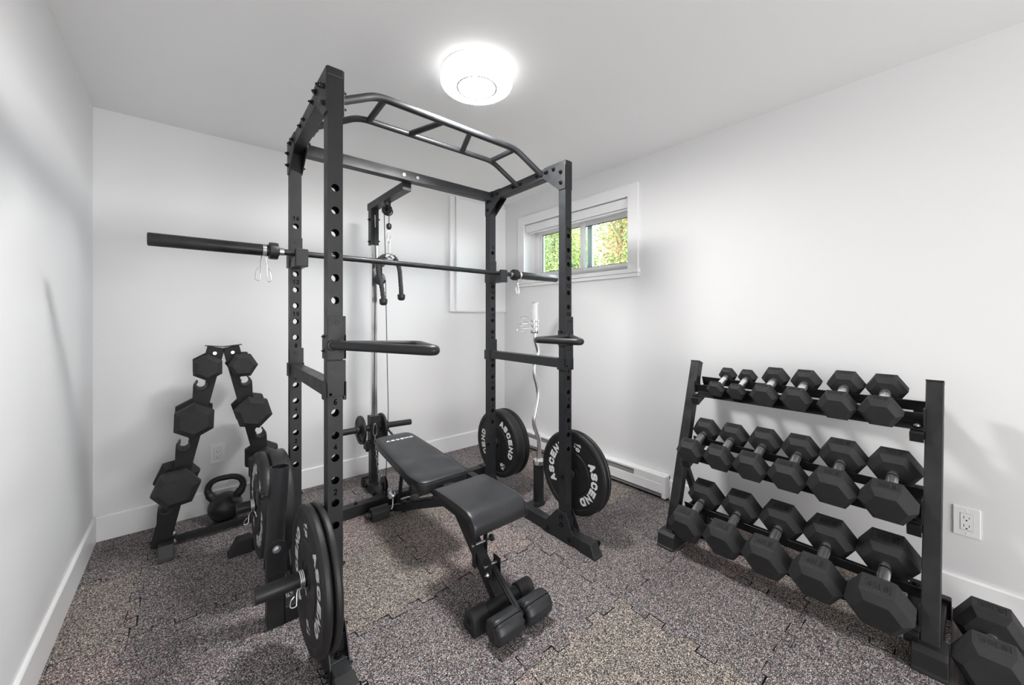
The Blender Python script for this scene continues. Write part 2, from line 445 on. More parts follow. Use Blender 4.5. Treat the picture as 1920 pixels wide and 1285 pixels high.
m_glass = bpy.data.materials.new('window_glass'); m_glass.use_nodes = True
def glassnodes():
    nt = m_glass.node_tree; N = nt.nodes; N.remove(N['Principled BSDF']); out = N['Material Output']
    t = N.new('ShaderNodeBsdfTransparent'); t.inputs[0].default_value = (.95, .98, .97, 1)
    g = N.new('ShaderNodeBsdfGlossy'); g.inputs['Roughness'].default_value = .02
    fr = N.new('ShaderNodeFresnel'); fr.inputs[0].default_value = 1.35; mx = N.new('ShaderNodeMixShader')
    nt.links.new(fr.outputs[0], mx.inputs[0]); nt.links.new(t.outputs[0], mx.inputs[1]); nt.links.new(g.outputs[0], mx.inputs[2]); nt.links.new(mx.outputs[0], out.inputs[0])
glassnodes()
window()
# roller blind cassette recessed in the head of the window
rb = empty('roller_blind', (X1+.03, (WY0+WY1)/2, WZ1-.08), 'white rolled-up roller blind cassette at the top of the small window', 'blind')
MB().box((X1+.002, WY0+.006, WZ1-.078), (X1+.075, WY1-.006, WZ1-.006)).build('cassette', m_blind, rb, bevel=.003)
MB().box((X1+.022, WY0+.02, WZ1-.090), (X1+.034, WY1-.035, WZ1-.079)).build('bottom_rail', m_trim, rb, bevel=.002)

# panel on the back wall reaching to the corner
ap = empty('access_panel', (2.17, Y1, 1.30), 'flat white wall panel with a moulded left frame beside the window corner', 'wall panel')
MB().box((1.938, Y1-.016, 1.312), (X1-.001, Y1, 2.36)).build('panel', m_trim, ap, bevel=.002)
f = MB(); f.box((1.842, Y1-.028, 1.304), (1.868, Y1, 2.372)); f.box((1.868, Y1-.014, 1.304), (1.905, Y1, 2.372)); f.box((1.905, Y1-.034, 1.304), (1.938, Y1, 2.372))
f.build('frame_moulding', m_trim, ap, bevel=.004)
MB().box((1.842, Y1-.026, 1.296), (X1-.001, Y1, 1.311)).build('bottom_moulding', m_trim, ap, bevel=.003)

# ---------------------------------------------------------------- electrical outlets
def outlet(label, c, u, n, w=.076, h=.122):
    c, u, n = V(c), V(u), V(n); up = V((0, 0, 1))
    r = empty('power_outlet', c, label, 'outlet')
    mt = frame(c, u, up, n)
    MB().box((-w/2, -h/2, 0), (w/2, h/2, .006), mt).build('cover_plate', m_trim, r, bevel=.0025)
    b = MB(); b.box((-.0175, -.0345, .004), (.0175, .0345, .0075), mt); ob = b.build('receptacle', m_trim, r, bevel=.001)
    s = MB()
    for zz in (.017, -.017):
        s.box((-.0085, zz-.003, .0075), (-.0065, zz+.006, .0079), mt); s.box((.0065, zz-.002, .0075), (.0085, zz+.005, .0079), mt)
        s.lathe([(0, 0), (.0028, 0), (.0028, .0004), (0, .0004)], mt @ V((0, zz-.010, .0075)), n, 12)
    s.box((-.0183, -.0353, .0058), (.0183, .0353, .0062), mt)
    s.build('slots', m_gap, r)
    for zz in (.048, -.048): MB().lathe([(0, .0015), (.003, .001), (.0034, 0)], mt @ V((0, zz, .006)), n, 12).build('screw', m_trim, r)
outlet('white wall outlet low on the back wall behind the A-frame dumbbell stand', (.142, Y1, .368), (1, 0, 0), (0, -1, 0))
outlet('white wall outlet low on the right wall beside the large dumbbell rack', (X1, .008, .377), (0, -1, 0), (-1, 0, 0), .076, .122)

# ---------------------------------------------------------------- baseboard heater
def heater():
    ya, yb = 1.312, Y1-.02
    r = empty('baseboard_heater', (X1, (ya+yb)/2, .02), 'long low white electric baseboard heater under the window wall', 'heater')
    x = X1
    MB().box((x-.012, ya, .022), (x, yb, .165)).build('back_plate', m_trim, r)
    b = MB(); b.box((x-.060, ya+.028, .148), (x-.012, yb, .162)); b.box((x-.062, ya+.028, .152), (x-.058, yb, .163)); b.build('top_cover', m_trim, r, bevel=.002)
    MB().box((x-.052, ya+.22, .10), (x-.02, yb, .15)).build('outlet_grille', m_trimgrey, r)
    MB().box((x-.064, ya+.028, .046), (x-.054, yb, .112)).build('front_panel', m_trim, r, bevel=.003)
    MB().box((x-.062, ya+.028, .112), (x-.054, ya+.24, .152)).build('junction_cover', m_trim, r, bevel=.001)
    MB().box((x-.054, ya+.028, .022), (x-.012, yb, .046)).build('bottom_intake', m_trimgrey, r)
    MB().box((x-.066, ya, .018), (x, ya+.028, .166)).build('end_cap', m_trim, r, bevel=.003)
heater()

# ---------------------------------------------------------------- ceiling lamp
def lamp():
    cx, cy = 1.040, 1.495; q = 1.03
    r = empty('ceiling_light', (cx, cy, H), 'round white drum ceiling light glowing above the power rack', 'ceiling light')
    dn = (0, 0, -1)
    MB().lathe([(a_*q, b_) for a_, b_ in [(0, 0), (.155, 0), (.155, .012), (0, .012)]], (cx, cy, H), dn, 64).build('ceiling_plate', m_trim, r, smooth=35)
    MB().lathe([(a_*q, b_) for a_, b_ in [(.150, .012), (.160, .014), (.160, .026), (.156, .027), (.156, .030), (.162, .031), (.1635, .045), (.1630, .060), (.159, .068), (.150, .073)]], (cx, cy, H), dn, 72).build('diffuser_rim', m_lampside, r, smooth=40)
    MB().lathe([(a_*q, b_) for a_, b_ in [(.150, .073), (.12, .0755), (.083, .077)]], (cx, cy, H), dn, 72).build('diffuser', m_lamp, r, smooth=40)
    MB().lathe([(a_*q, b_) for a_, b_ in [(.0935, .074), (.0935, .081), (.0845, .081), (.0845, .074)]], (cx, cy, H), dn, 64).build('trim_ring', m_ring, r, smooth=35)
    MB().lathe([(a_*q, b_) for a_, b_ in [(.084, .0755), (.04, .0765), (0, .077)]], (cx, cy, H), dn, 48).build('centre_lens', m_lamp, r, smooth=35)
lamp()

# ---------------------------------------------------------------- power rack with cable tower
PS = .050; HP = .0787; HT = 2.108
POST = {'FL': (.392, 1.425), 'FR': (1.612, 1.431), 'RL': (.406, 2.145), 'RR': (1.627, 2.145)}   # centre x, front-face y
def hz(n): return 1.691-(16-n)*HP          # height of hole n
rack = empty('power_rack', (1.01, 1.80, 0), 'tall black steel power rack with multi-grip pull-up bar and rear cable tower', 'power rack')

class Bolts:
    """collects bolts and builds each one as a mesh of its own"""
    def __init__(s): s.L = []
    def build(s, name, m, parent, **k):
        for q in s.L: q.build(name, m, parent, **k)
def bolt(mb, p, n, r=.0085, h=.008, nut=True):
    if isinstance(mb, Bolts): q = MB(); mb.L.append(q); mb = q
    n = V(n).normalized(); p = V(p)
    mb.lathe([(0, 0), (r*1.5, 0), (r*1.5, .0015), (0, .0015)], p, n, 16)
    mb.lathe([(0, 0), (r, 0), (r, h*.75), (r*.75, h), (0, h)], p+n*.0015, n, 6 if nut else 16)
    if nut: mb.cyl(p+n*h, p+n*(h+.007), r*.5, 10)

def drilled_post(x, y, z0, z1, holes, rad=.0135, t=.003):
    """square tube, thin walled, with round holes through the front and back faces"""
    mb = MB(); x0, x1, y0, y1 = x-PS/2, x+PS/2, y, y+PS
    e = .0002; mb.box((x0, y0+e, z0), (x0+t, y1-e, z1)); mb.box((x1-t, y0+e, z0), (x1, y1-e, z1))
    mb.box((x0, y0, z1-t), (x1, y1, z1))
    K = 24; hs = sorted(holes); hh = PS/2
    for ya, yb in ((y0, y0+t), (y1, y1-t)):
        for yy in (ya, yb):
            z = z0
            for h in hs:
                if h-hh > z+1e-6: mb.add([(x0, yy, z), (x1, yy, z), (x1, yy, h-hh), (x0, yy, h-hh)], [(0, 1, 2, 3)])
                vs = []
                for k in range(K):
                    a = 2*PI*(k+.5)/K; vs.append((x+rad*math.cos(a), yy, h+rad*math.sin(a)))
                for k in range(K):
                    a = 2*PI*(k+.5)/K; c, s = math.cos(a), math.sin(a); m = max(abs(c), abs(s)); vs.append((x+hh*c/m, yy, h+hh*s/m))
                mb.add(vs, [(k, (k+1) % K, K+(k+1) % K, K+k) for k in range(K)])
                for q in range(4):
                    k = K//8-1+q*K//4
                    sx = 1 if q in (0, 3) else -1; sz = 1 if q in (0, 1) else -1
                    mb.add([vs[K+k % K], vs[K+(k+1) % K], (x+sx*hh, yy, h+sz*hh)], [(0, 1, 2)])
                z = h+hh
            if z1 > z: mb.add([(x0, yy, z), (x1, yy, z), (x1, yy, z1), (x0, yy, z1)], [(0, 1, 2, 3)])
        for h in hs:
            vs = [(x+rad*math.cos(2*PI*(k+.5)/K), q, h+rad*math.sin(2*PI*(k+.5)/K)) for q in (ya, yb) for k in range(K)]
            mb.add(vs, [(k, (k+1) % K, K+(k+1) % K, K+k) for k in range(K)])
    return mb

for k, (x, y) in POST.items():
    o = drilled_post(x, y, .02, HT-.002, [hz(n) for n in range(1, 17)]).build('upright', m_metal, rack)
    c = MB(); c.box((x-.0262, y-.0012, HT-.027), (x+.0262, y+PS+.0012, HT+.002)); c.build('end_cap', m_plas if k[0] == 'F' else m_metal, o, bevel=.0015)
    nm = MB(); shown = {'FL': (6, 4, 2), 'FR': (16, 14, 12, 10, 6, 4, 2), 'RL': (16, 12, 10, 8, 6, 4, 2), 'RR': (16, 12, 10, 8, 6, 4, 2)}[k]
    for n in shown:
        mt = frame((x, y-.0004, hz(n)+.0385), (1, 0, 0), (0, 0, 1), (0, -1, 0))
        word(nm, str(n), .0120, .0205, .0034, mt, .0002, .35)
    nm.build('number_marks', m_mark, o)

def gusset(x, side, y, rear):
    # triangular plate at the top corner of a side frame; side=+-1 face of the post, rear flips it
    d = -1 if rear else 1; yf = y+PS if rear else y
    poly = [(0, HT), (.165, HT), (.165, HT-.062), (.055, HT-.150), (.046, HT-.157), (0, HT-.157)]
    th = .005; xs = x+side*(PS/2)+(0 if side > 0 else -th)
    mt = frame((xs, yf, 0), (0, d, 0), (0, 0, 1), (1, 0, 0))
    mb = MB(); mb.prism(poly, th, mt)
    o = mb.build('corner_plate', m_metal, rack, bevel=.001)
    b = Bolts(); xx = xs+(th if side > 0 else 0)
    for (a, z) in ((.030, HT-.060), (.030, HT-.118), (.085, HT-.030), (.140, HT-.030)):
        bolt(b, (xx, yf+d*a, z), (side, 0, 0))
    b.build('bolt', m_bolt, o, smooth=30)
for k, (x, y) in POST.items():
    for sd in (-1, 1): gusset(x, sd, y, k[0] == 'R')

for a, b in (('FL', 'RL'), ('FR', 'RR')):
    (xa, ya), (xb, yb) = POST[a], POST[b]
    m = MB(); m.beam((xa, ya+PS, HT-.031), (xb, yb, HT-.031), PS, .058); m.build('top_side_beam', m_metal, rack, bevel=.002)
# rear top cross beam
yb = 2.122
m = MB(); m.box((POST['RL'][0]+.03, yb, HT-.062), (POST['RR'][0]-.03, yb+.052, HT-.006)); o = m.build('rear_cross_beam', m_metal, rack, bevel=.002)
b = Bolts()
for x in (.962, 1.048): bolt(b, (x, yb, HT-.034), (0, -1, 0), .0062, .005)
b.build('bolt', m_steel, o, smooth=30)
for s, (x, y) in ((1, POST['RL']), (-1, POST['RR'])):
    m = MB(); m.box((x+s*.030, yb-.012, HT-.070), (x+s*.035, yb+.062, HT)); m.build('beam_flange', m_metal, rack, bevel=.001)

# multi-grip pull-up bar
def smooth_path(pts, rad=.035, n=5):
    out = [V(pts[0])]
    for i in range(1, len(pts)-1):
        a, p, b = V(pts[i-1]), V(pts[i]), V(pts[i+1]); d1 = (a-p); d2 = (b-p)
        r = min(rad, d1.length*.45, d2.length*.45); q0 = p+d1.normalized()*r; q1 = p+d2.normalized()*r
        for k in range(n+1):
            t = k/n; out.append(q0*(1-t)**2+p*2*t*(1-t)+q1*t*t)
    out.append(V(pts[-1])); return out
PZ = 2.192
f1 = [(.420, 1.612, HT-.03), (.620, 1.640, PZ), (1.415, 1.652, PZ), (1.588, 1.620, HT-.03)]
f2 = [(.428, 1.850, HT-.03), (.620, 1.872, PZ), (1.415, 1.872, PZ), (1.596, 1.850, HT-.03)]
pu = MB(); pu.tube(smooth_path(f1, .05), .0165, 16); pu.tube(smooth_path(f2, .05), .0145, 16)
for (xa, xb) in ((.656, .668), (.950, .878), (1.106, 1.200), (1.414, 1.405)):
    ya = 1.641+(xa-.62)*.015; pu.cyl((xa, ya, PZ), (xb, 1.872, PZ), .0145, 16)
for p in (f1[0], f2[0]): pu.box((p[0]-.004, p[1]-.05, HT-.058), (p[0]+.002, p[1]+.05, HT-.004))
for p in (f1[-1], f2[-1]): pu.box((p[0]-.002, p[1]-.05, HT-.058), (p[0]+.004, p[1]+.05, HT-.004))
o = pu.build('pull_up_bar', m_metal, rack, smooth=40)
b = Bolts()
for p, s in ((f1[0], 1), (f2[0], 1), (f1[-1], -1), (f2[-1], -1)):
    for d in (-.036, .036): bolt(b, (p[0]+s*.003, p[1]+d, HT-.031), (s, 0, 0), .0075)
    for d in (-.036, .036): bolt(b, (p[0]-s*.052, p[1]+d, HT-.031), (-s, 0, 0), .0075)
b.build('bolt', m_bolt, o, smooth=30)

# floor rails: a foot in front, running back under the posts
RZ = .062
def rail(k, kr):
    x, y = POST[k]; xr, yr = POST[kr]
    d = (xr-x)/(yr-y)
    def at(Y): return x+(Y-y)*d
    m = MB(); y0, y1 = 1.262, 2.60
    m.beam((at(y0), y0, RZ/2+.004), (at(y1), y1, RZ/2+.004), .056, RZ); o = m.build('floor_rail', m_metal, rack, bevel=.0025)
    # foot with slanted rubber tip
    p = [(0, 0), (.10, 0), (.10, RZ+.007), (.030, RZ+.007), (.008, .013), (0, .010)]
    t = MB(); xc = at(1.225)
    t.prism([(y_, z_) for y_, z_ in p], .064, frame((xc-.032, 1.222, 0), (0, 1, 0), (0, 0, 1), (1, 0, 0)))
    t.build('foot_cap', m_rubsoft, o, bevel=.003)
    # foot plates each side of the upright
    for s in (-1, 1):
        poly = [(-.085, .004), (.150, .004), (.150, .045), (.056, .160), (.006, .160), (-.030, .120), (-.085, .030)]
        poly = [(-.060, .006), (.175, .006), (.175, .040), (.058, .165), (-.008, .165), (-.060, .060)]
        g = MB(); xs = x+s*.0285+(0 if s > 0 else -.005)
        g.prism(poly, .005, frame((xs, y, 0), (0, 1, 0), (0, 0, 1), (1, 0, 0))); go = g.build('foot_plate', m_metal, rack, bevel=.001)
        b = Bolts(); xx = xs+(.005 if s > 0 else 0)
        for (a, z) in ((.025, .135), (.025, .090), (-.030, .030), (.130, .030)): bolt(b, (xx, y+a, z), (s, 0, 0))
        b.build('bolt', m_bolt, go, smooth=30)
    t = MB(); t.box((x-.030, y-.048, .004+RZ), (x+.030, y-.004, .009+RZ)); t.box((x-.030, y-.009, .009+RZ), (x+.030, y-.004, .13)); t.build('toe_bracket', m_metal, rack, bevel=.001)
    b = Bolts(); bolt(b, (x, y-.026, .009+RZ), (0, 0, 1), .009); bolt(b, (x+(.03), y-.17, .05), (1, 0, 0), .013, .02, False)
    b.build('bolt', m_bolt, o, smooth=30)
    # rear upright foot plates
    for s in (-1, 1):
        g = MB(); xs = xr+s*.0285+(0 if s > 0 else -.005)
        g.prism([(-.06, .006), (.11, .006), (.11, .03), (.055, .12), (.0, .12), (-.06, .05)], .005, frame((xs, yr, 0), (0, 1, 0), (0, 0, 1), (1, 0, 0)))
        go = g.build('foot_plate', m_metal, rack, bevel=.001); b = Bolts(); xx = xs+(.005 if s > 0 else 0)
        for (a, z) in ((.025, .095), (-.03, .03), (.08, .03)): bolt(b, (xx, yr+a, z), (s, 0, 0))
        b.build('bolt', m_bolt, go, smooth=30)
rail('FL', 'RL'); rail('FR', 'RR')
# rear cross rail on the floor, wider than the rack
m = MB(); m.box((.215, 2.445, .004), (1.81, 2.505, .070)); o = m.build('rear_floor_beam', m_metal, rack, bevel=.0025)
for x, s in ((.152, 1), (1.873, -1)):
    t = MB(); t.prism([(0, 0), (.105, 0), (.105, .076), (.040, .076), (.008, .014), (0, .010)], .068, frame((x, 2.441 if s > 0 else 2.509, 0), (s, 0, 0), (0, 0, 1), (0, s, 0)))
    t.build('foot_cap', m_rubsoft, o, bevel=.003)
b = Bolts()
for x in (.80, 1.00): bolt(b, (x, 2.475, .070), (0, 0, 1), .008)
b.build('bolt', m_bolt, o, smooth=30)

# cable tower behind the rack
TX = 1.005
m = MB(); m.box((TX-.030, 2.50, .004), (TX+.030, 2.84, .066)); o = m.build('tower_base', m_metal, rack, bevel=.0025)
m = MB(); m.prism([(0, 0), (.045, .0), (.045, .074), (.012, .074), (0, .02)], .07, frame((TX+.035, 2.885, 0), (0, -1, 0), (0, 0, 1), (-1, 0, 0))); m.build('foot_cap', m_rubsoft, o, bevel=.003)
b = Bolts()
for y in (2.63, 2.78): bolt(b, (TX-.03, y, .03), (-1, 0, 0))
b.build('bolt', m_bolt, o, smooth=30)
TY = 2.70
m = MB(); m.box((TX-.026, TY, .066), (TX+.026, TY+.052, .40)); m.box((TX-.045, TY-.012, .066), (TX+.045, TY+.064, .072)); m.build('tower_post', m_metal, rack, bevel=.002)
m = MB(); m.box((TX-.021, TY+.004, .38), (TX+.021, TY+.046, 1.78)); m.build('chrome_guide_rail', m_chrome, rack, bevel=.004)
m = MB(); m.box((TX-.028, TY-.002, 1.752), (TX+.028, TY+.052, 2.005)); m.box((TX-.017, TY-.004, 1.752), (TX+.017, TY-.001, 1.83)); o = m.build('tower_head', m_metal, rack, bevel=.002)
m = MB(); m.box((TX-.009, TY-.0035, 1.865), (TX+.010, TY-.0015, 1.975)); m.build('cable_slot', m_gap, o)
m = MB(); m.box((TX-.005, TY-.005, 1.875), (TX+.004, TY-.003, 1.965)); m.build('pulley_edge', m_steel, o, bevel=.001)
b = Bolts()
for z in (1.775, 1.93): bolt(b, (TX-.028, TY+.02, z), (-1, 0, 0)); bolt(b, (TX+.028, TY+.02, z+.01), (1, 0, 0))
b.build('bolt', m_bolt, o, smooth=30)
m = MB(); m.box((TX-.028, 2.178, 2.004), (TX+.028, 2.772, 2.052)); m.build('tower_top_beam', m_metal, rack, bevel=.002)

def pulley(parent, c, axis, r, w=.018, col=m_plas, label=None):
    m = MB(); c = V(c); a = V(axis).normalized()
    m.lathe([(r*.28, -w/2), (r*.9, -w/2), (r, -w*.42), (r, -w*.3), (r*.82, 0), (r, w*.3), (r, w*.42), (r*.9, w/2), (r*.28, w/2), (r*.28, -w/2)], c, a, 36)
    o = m.build('pulley_wheel', col, parent, smooth=35)
    b = MB(); bolt(b, c+a*w/2, a, r*.2, .006); bolt(b, c-a*w/2, -a, r*.2, .006); b.lathe([(0, -w/2), (r*.28, -w/2), (r*.28, w/2), (0, w/2)], c, a, 20)
    b.build('axle_bolt', m_bolt, o, smooth=30); return o
PY = 2.475
m = MB(); m.box((TX-.018, PY-.012, 1.965), (TX-.013, PY+.014, 2.004)); m.box((TX+.013, PY-.012, 1.965), (TX+.018, PY+.014, 2.004)); m.box((TX-.018, PY-.02, 2.0), (TX+.018, PY+.02, 2.005))
m.tube([(TX-.014+.028*.5+.035*math.sin(t), PY-.0, 1.945-.03*math.cos(t)) for t in [PI*k/10 for k in range(-8, 9)]], .004, 8)
o = m.build('pulley_bracket', m_metal, rack, bevel=.0006); pulley(o, (TX, PY, 1.955), (1, 0.6, 0), .034) if False else None
pulley(rack, (TX, PY, 1.952), (1, .5, 0), .033)
# floating pulley block on the cable, floor pulley and cables
blk = MB(); blk.box((TX-.006, 2.594, 1.49), (TX+.012, 2.598, 1.64)); blk.box((TX-.006, 2.616, 1.49), (TX+.012, 2.620, 1.64)); bo = blk.build('pulley_block', m_metal, rack, bevel=.001)
pulley(rack, (TX+.006, 2.607, 1.622), (.35, -1, 0), .036); pulley(rack, (TX+.002, 2.607, 1.505), (.35, -1, 0), .042)
m = MB(); m.box((TX-.014, 2.515, .066), (TX-.010, 2.545, .135)); m.box((TX+.010, 2.515, .066), (TX+.014, 2.545, .135)); m.build('floor_pulley_bracket', m_metal, rack, bevel=.0006)
pulley(rack, (TX, 2.53, .125), (1, 0, 0), .048)
cb = MB()
cb.tube([(TX+.004, PY-.020, 1.955), (TX+.006, PY-.010, 1.86)], .0028, 8)                       # to the ball stop
cb.tube([(TX-.012, PY+.028, 1.95), (TX+.040, 2.607, 1.625)], .0028, 8)
cb.tube([(TX+.040, 2.607, 1.50), (TX+.040, 2.56, .60), (TX+.012, 2.53, .16)], .0028, 8)
cb.tube([(TX-.034, 2.607, 1.50), (TX-.020, 2.64, 1.40), (TX-.012, 2.68, .54)], .0028, 8)
cb.tube([(TX-.006, TY-.006, 1.93), (TX-.012, 2.66, 1.70), (TX-.026, 2.607, 1.62)], .0028, 8)
cb.build('cable', m_cable, rack, smooth=60)
m = MB(); m.lathe([(0, -.022), (.010, -.020), (.017, -.010), (.0175, .004), (.014, .015), (.005, .020), (0, .021)], (TX+.006, PY-.010, 1.842), (0, 0, 1), 24); o = m.build('ball_stop', m_plas, rack, smooth=50)
# weight carriage with two horns
m = MB(); m.box((TX-.032, TY-.008, .365), (TX+.032, TY+.058, .545)); co = m.build('weight_carriage', m_metal, rack, bevel=.002)
m = MB(); m.cyl((TX-.032, TY+.02, .462), (.715, TY+.02, .462), .021, 28); m.build('weight_horn', m_metal, co, bevel=.002, smooth=40)
m = MB(); m.cyl((TX+.032, TY+.02, .462), (1.285, TY+.02, .452), .021, 28); m.build('weight_horn', m_metal, co, bevel=.002, smooth=40)
m = MB(); m.box((TX-.064, TY+.000, .315), (TX-.027, TY+.050, .372)); m.build('rubber_bumper', m_metal, co, bevel=.004)
m = MB(); m.cyl((TX-.045, TY+.02, .30), (TX-.045, TY+.02, .318), .012, 14); m.build('bumper_screw', m_plas, co)

# carabiner helper and chain
def carabiner(mb, c, h, w, u=(1, 0, 0), r=.0028):
    c = V(c); u = V(u).normalized(); z = V((0, 0, 1)); pts = []
    for k in range(24):
        t = 2*PI*k/24; ww = w/2*(.80-.20*math.cos(t))
        pts.append(c+u*math.sin(t)*ww+z*math.cos(t)*h/2)
    mb.tube(pts, r, 8, closed=True)
m = MB(); carabiner(m, (TX-.008, TY-.024, .455), .085, .034, r=.0035); m.build('snap_hook', m_steel, rack, smooth=60)
ch = MB(); z = .40; i = 0
while z > .10:
    f_ = (TY-.024)*(z/.40)+(2.60)*(1-z/.40); carabiner(ch, (TX-.008+.012*(1-z/.4), f_, z), .034, .016, (1, 0, 0) if i % 2 else (0, 1, 0), .0024); z -= .0255; i += 1
ch.build('chain', m_steel, rack, smooth=60)
m = MB(); carabiner(m, (TX+.004, 2.59, .115), .085, .034, (1, .3, 0), .0035); m.build('snap_hook', m_steel, rack, smooth=60)

# storage horns on the outside of the uprights
for k, s, xe in (('FL', -1, .158), ('RL', -1, .167), ('FR', 1, 1.90), ('RR', 1, 1.90)):
    x, y = POST[k]; m = MB(); yy = y+PS/2; z = .355
    m.cyl((x+s*.025, yy, z), (xe, yy, z), .0245, 32); m.lathe([(0, 0), (.036, 0), (.036, .006), (0, .006)], (x+s*.025, yy, z), (s, 0, 0), 32)
    o = m.build('plate_storage_horn', m_metal, rack, bevel=.0018, smooth=40)
    b = Bolts(); bolt(b, (x-s*.025, yy, z), (-s, 0, 0)); b.build('bolt', m_bolt, o, smooth=30)

# angled bar-holder tube on the left, upright bar holder on the right
def square_post(): pass
m = MB(); m.box((.236, 1.778, .004), (.298, 1.840, .300)); m.box((.298, 1.778, .004), (.378, 1.840, .066)); o = m.build('bar_holder_base', m_metal, rack, bevel=.003)
th = .005
for yy in (1.768, 1.842-.0):
    m = MB()
    pts = [(-.034, .215), (.034, .215), (.034, .318)]+[(.034*math.cos(t), .318+.034*math.sin(t)) for t in [PI*k/10 for k in range(1, 10)]]+[(-.034, .318)]
    m.prism(pts, th, frame((.267, yy+th, 0), (1, 0, 0), (0, 0, 1), (0, -1, 0)))
    m.build('hinge_bracket', m_metal, o, bevel=.0008)
b = Bolts(); bolt(b, (.267, 1.768, .318), (0, -1, 0), .010); b.build('hinge_bolt', m_steel, o, smooth=30)
p0, p1 = V((.262, 1.803, .275)), V((.285, 1.812, .630))
m = MB(); m.lathe([(.0, 0), (.0345, 0), (.0345, (p1-p0).length), (.0305, (p1-p0).length), (.0305, .02), (0, .02)], p0, p1-p0, 40); tb = m.build('bar_holder_tube', m_metal, o, smooth=35)
m = MB(); q = p0+(p1-p0)*.70; m.cyl(q, q+V((-.062, .012, 0)), .008, 14); m.cyl(q+V((-.045, .009, 0)), q+V((-.060, .012, 0)), .015, 16); m.box(q+V((-.074, -.008, -.028)), q+V((-.064, .018, .034)))
m.build('tee_knob', m_plas, tb, bevel=.003, smooth=35)
m = MB(); m.box((1.655, 1.806, .004), (1.80, 1.866, .030)); m.lathe([(0, 0), (.0345, 0), (.0345, .265), (.030, .265), (.030, .02), (0, .02)], (1.775, 1.838, .006), (0, 0, 1), 40)
m.build('bar_holder_tube', m_metal, rack, smooth=35)

# ---------------------------------------------------------------- attachments hooked into the uprights
def hook_plate(mb, x, y, z0, z1, s, w=.056):
    # front plate, and a side strap wrapping the post on side s
    mb.box((x-w/2, y-.006, z0), (x+w/2, y-.0008, z1))
def ring_mark(parent, x, y, z):
    m = MB(); m.lathe([(.0135, 0), (.0135, .0012), (.010, .0012), (.010, 0)], (x, y, z), (0, -1, 0), 28); m.lathe([(0, 0), (.0065, 0), (.0055, .001), (0, .001)], (x, y, z), (0, -1, 0), 24)
    m.build('pin_weld', m_metal, parent, smooth=30)
def j_hook(k, label):
    x, y = POST[k]; z = hz(15)
    r = empty('j_hook', (x, y, z), label, 'barbell hook', 'barbell hooks on the rear uprights')
    m = MB(); hook_plate(m, x, y, 1.484, z+.022, 0); m.box((x-.033, y-.006, 1.484), (x-.0268, y+.050, 1.548))
    m.build('hook_plate', m_metal, r, bevel=.0012)
    m = MB(); m.box((x-.027, y-.118, 1.480), (x+.027, y-.006, 1.526)); m.build('cradle', m_metal, r, bevel=.002)
    m = MB(); m.box((x-.026, y-.130, 1.478), (x+.028, y-.106, 1.562)); m.build('front_lip', m_metal, r, bevel=.003)
    ring_mark(r, x, y-.006, z)
    m = MB(); m.cyl((x, y-.004, z), (x, y+PS+.008, z), .012, 20); m.build('locking_pin', m_metal, r, smooth=35)
j_hook('RL', 'steel J-shaped barbell hook on the left rear upright'); j_hook('RR', 'steel J-shaped barbell hook on the right rear upright near the window')

def dip(k, cs, z, label, s):
    x, y = POST[k]; zz = hz(10)
    r = empty('dip_handle', (x, y, z), label, 'dip handle', 'dip handles on the front uprights')
    m = MB(); hook_plate(m, x+.003, y, z-.050, zz+.024, 0, .060); m.box((x-.0305, y-.006, z-.048), (x-.0262, y+.052, z+.036)); m.box((x+.0272, y-.006, z-.048), (x+.0345, y+.052, z+.036))
    m.build('hook_plate', m_metal, r, bevel=.0012); ring_mark(r, x+.003, y-.006, zz)
    a = V((x-.012*1, y-.004, z)); b = V((x+.016, y-.004, z))
    c1, c2 = V((*cs[0], z-.004)), V((*cs[1], z-.004))
    m = MB(); m.tube(smooth_path([a, c1, c2, b], .055, 7), .0155, 18)
    m.build('handle_tube', m_metal, r, smooth=50)
    m = MB()
    for p in (a, b): m.lathe([(0, 0), (.0195, 0), (.0165, .008), (0, .008)], p+V((0, -.002, 0)), (0, -1, 0), 24)
    m.build('weld_collar', m_metal, r, smooth=40)
    m = Bolts()
    for d in (-.02, .03): bolt(m, (x-.0305, y+.025, z+d), (-1, 0, 0), .005, .002)
    m.build('bolt', m_bolt, r, smooth=30)
dip('FL', [(.570, 1.020), (.655, 1.320)], 1.141, 'looped black dip handle on the left front upright nearest the camera', 1)
dip('FR', [(1.319, 1.403), (1.355, 1.120)], 1.131, 'looped black dip handle on the right front upright near the window', -1)

def safety(kf, kr, label, s):
    (xf, yf), (xr, yr) = POST[kf], POST[kr]; z = .983
    r = empty('safety_bar', ((xf+xr)/2, (yf+yr)/2, z), label, 'safety bar', 'safety bars between the uprights')
    m = MB(); m.beam((xf, yf+PS+.004, z), (xr, yr-.006, z), .050, .052); m.build('bar', m_metal, r, bevel=.003)
    for x, y in ((xf, yf), (xr, yr)):
        m = MB(); m.box((x-.030, y-.006, z-.022), (x+.033, y-.0008, hz(8)+.026)); m.box((x-.0300, y-.006, z-.036), (x-.0262, y+.060, z+.030)); m.box((x+.0262, y-.006, z-.036), (x+.0355, y+.060, z+.030))
        m.build('end_bracket', m_metal, r, bevel=.0012); ring_mark(r, x, y-.006, hz(8))
        b = MB(); b.lathe([(0, 0), (.005, 0), (.004, .002), (0, .002)], (x-.017, y-.006, z-.012), (0, -1, 0), 14); b.build('rivet', m_mark, r)
safety('FL', 'RL', 'black safety bar joining the two left uprights at waist height', 1)
safety('FR', 'RR', 'black safety bar joining the two right uprights at waist height', -1)

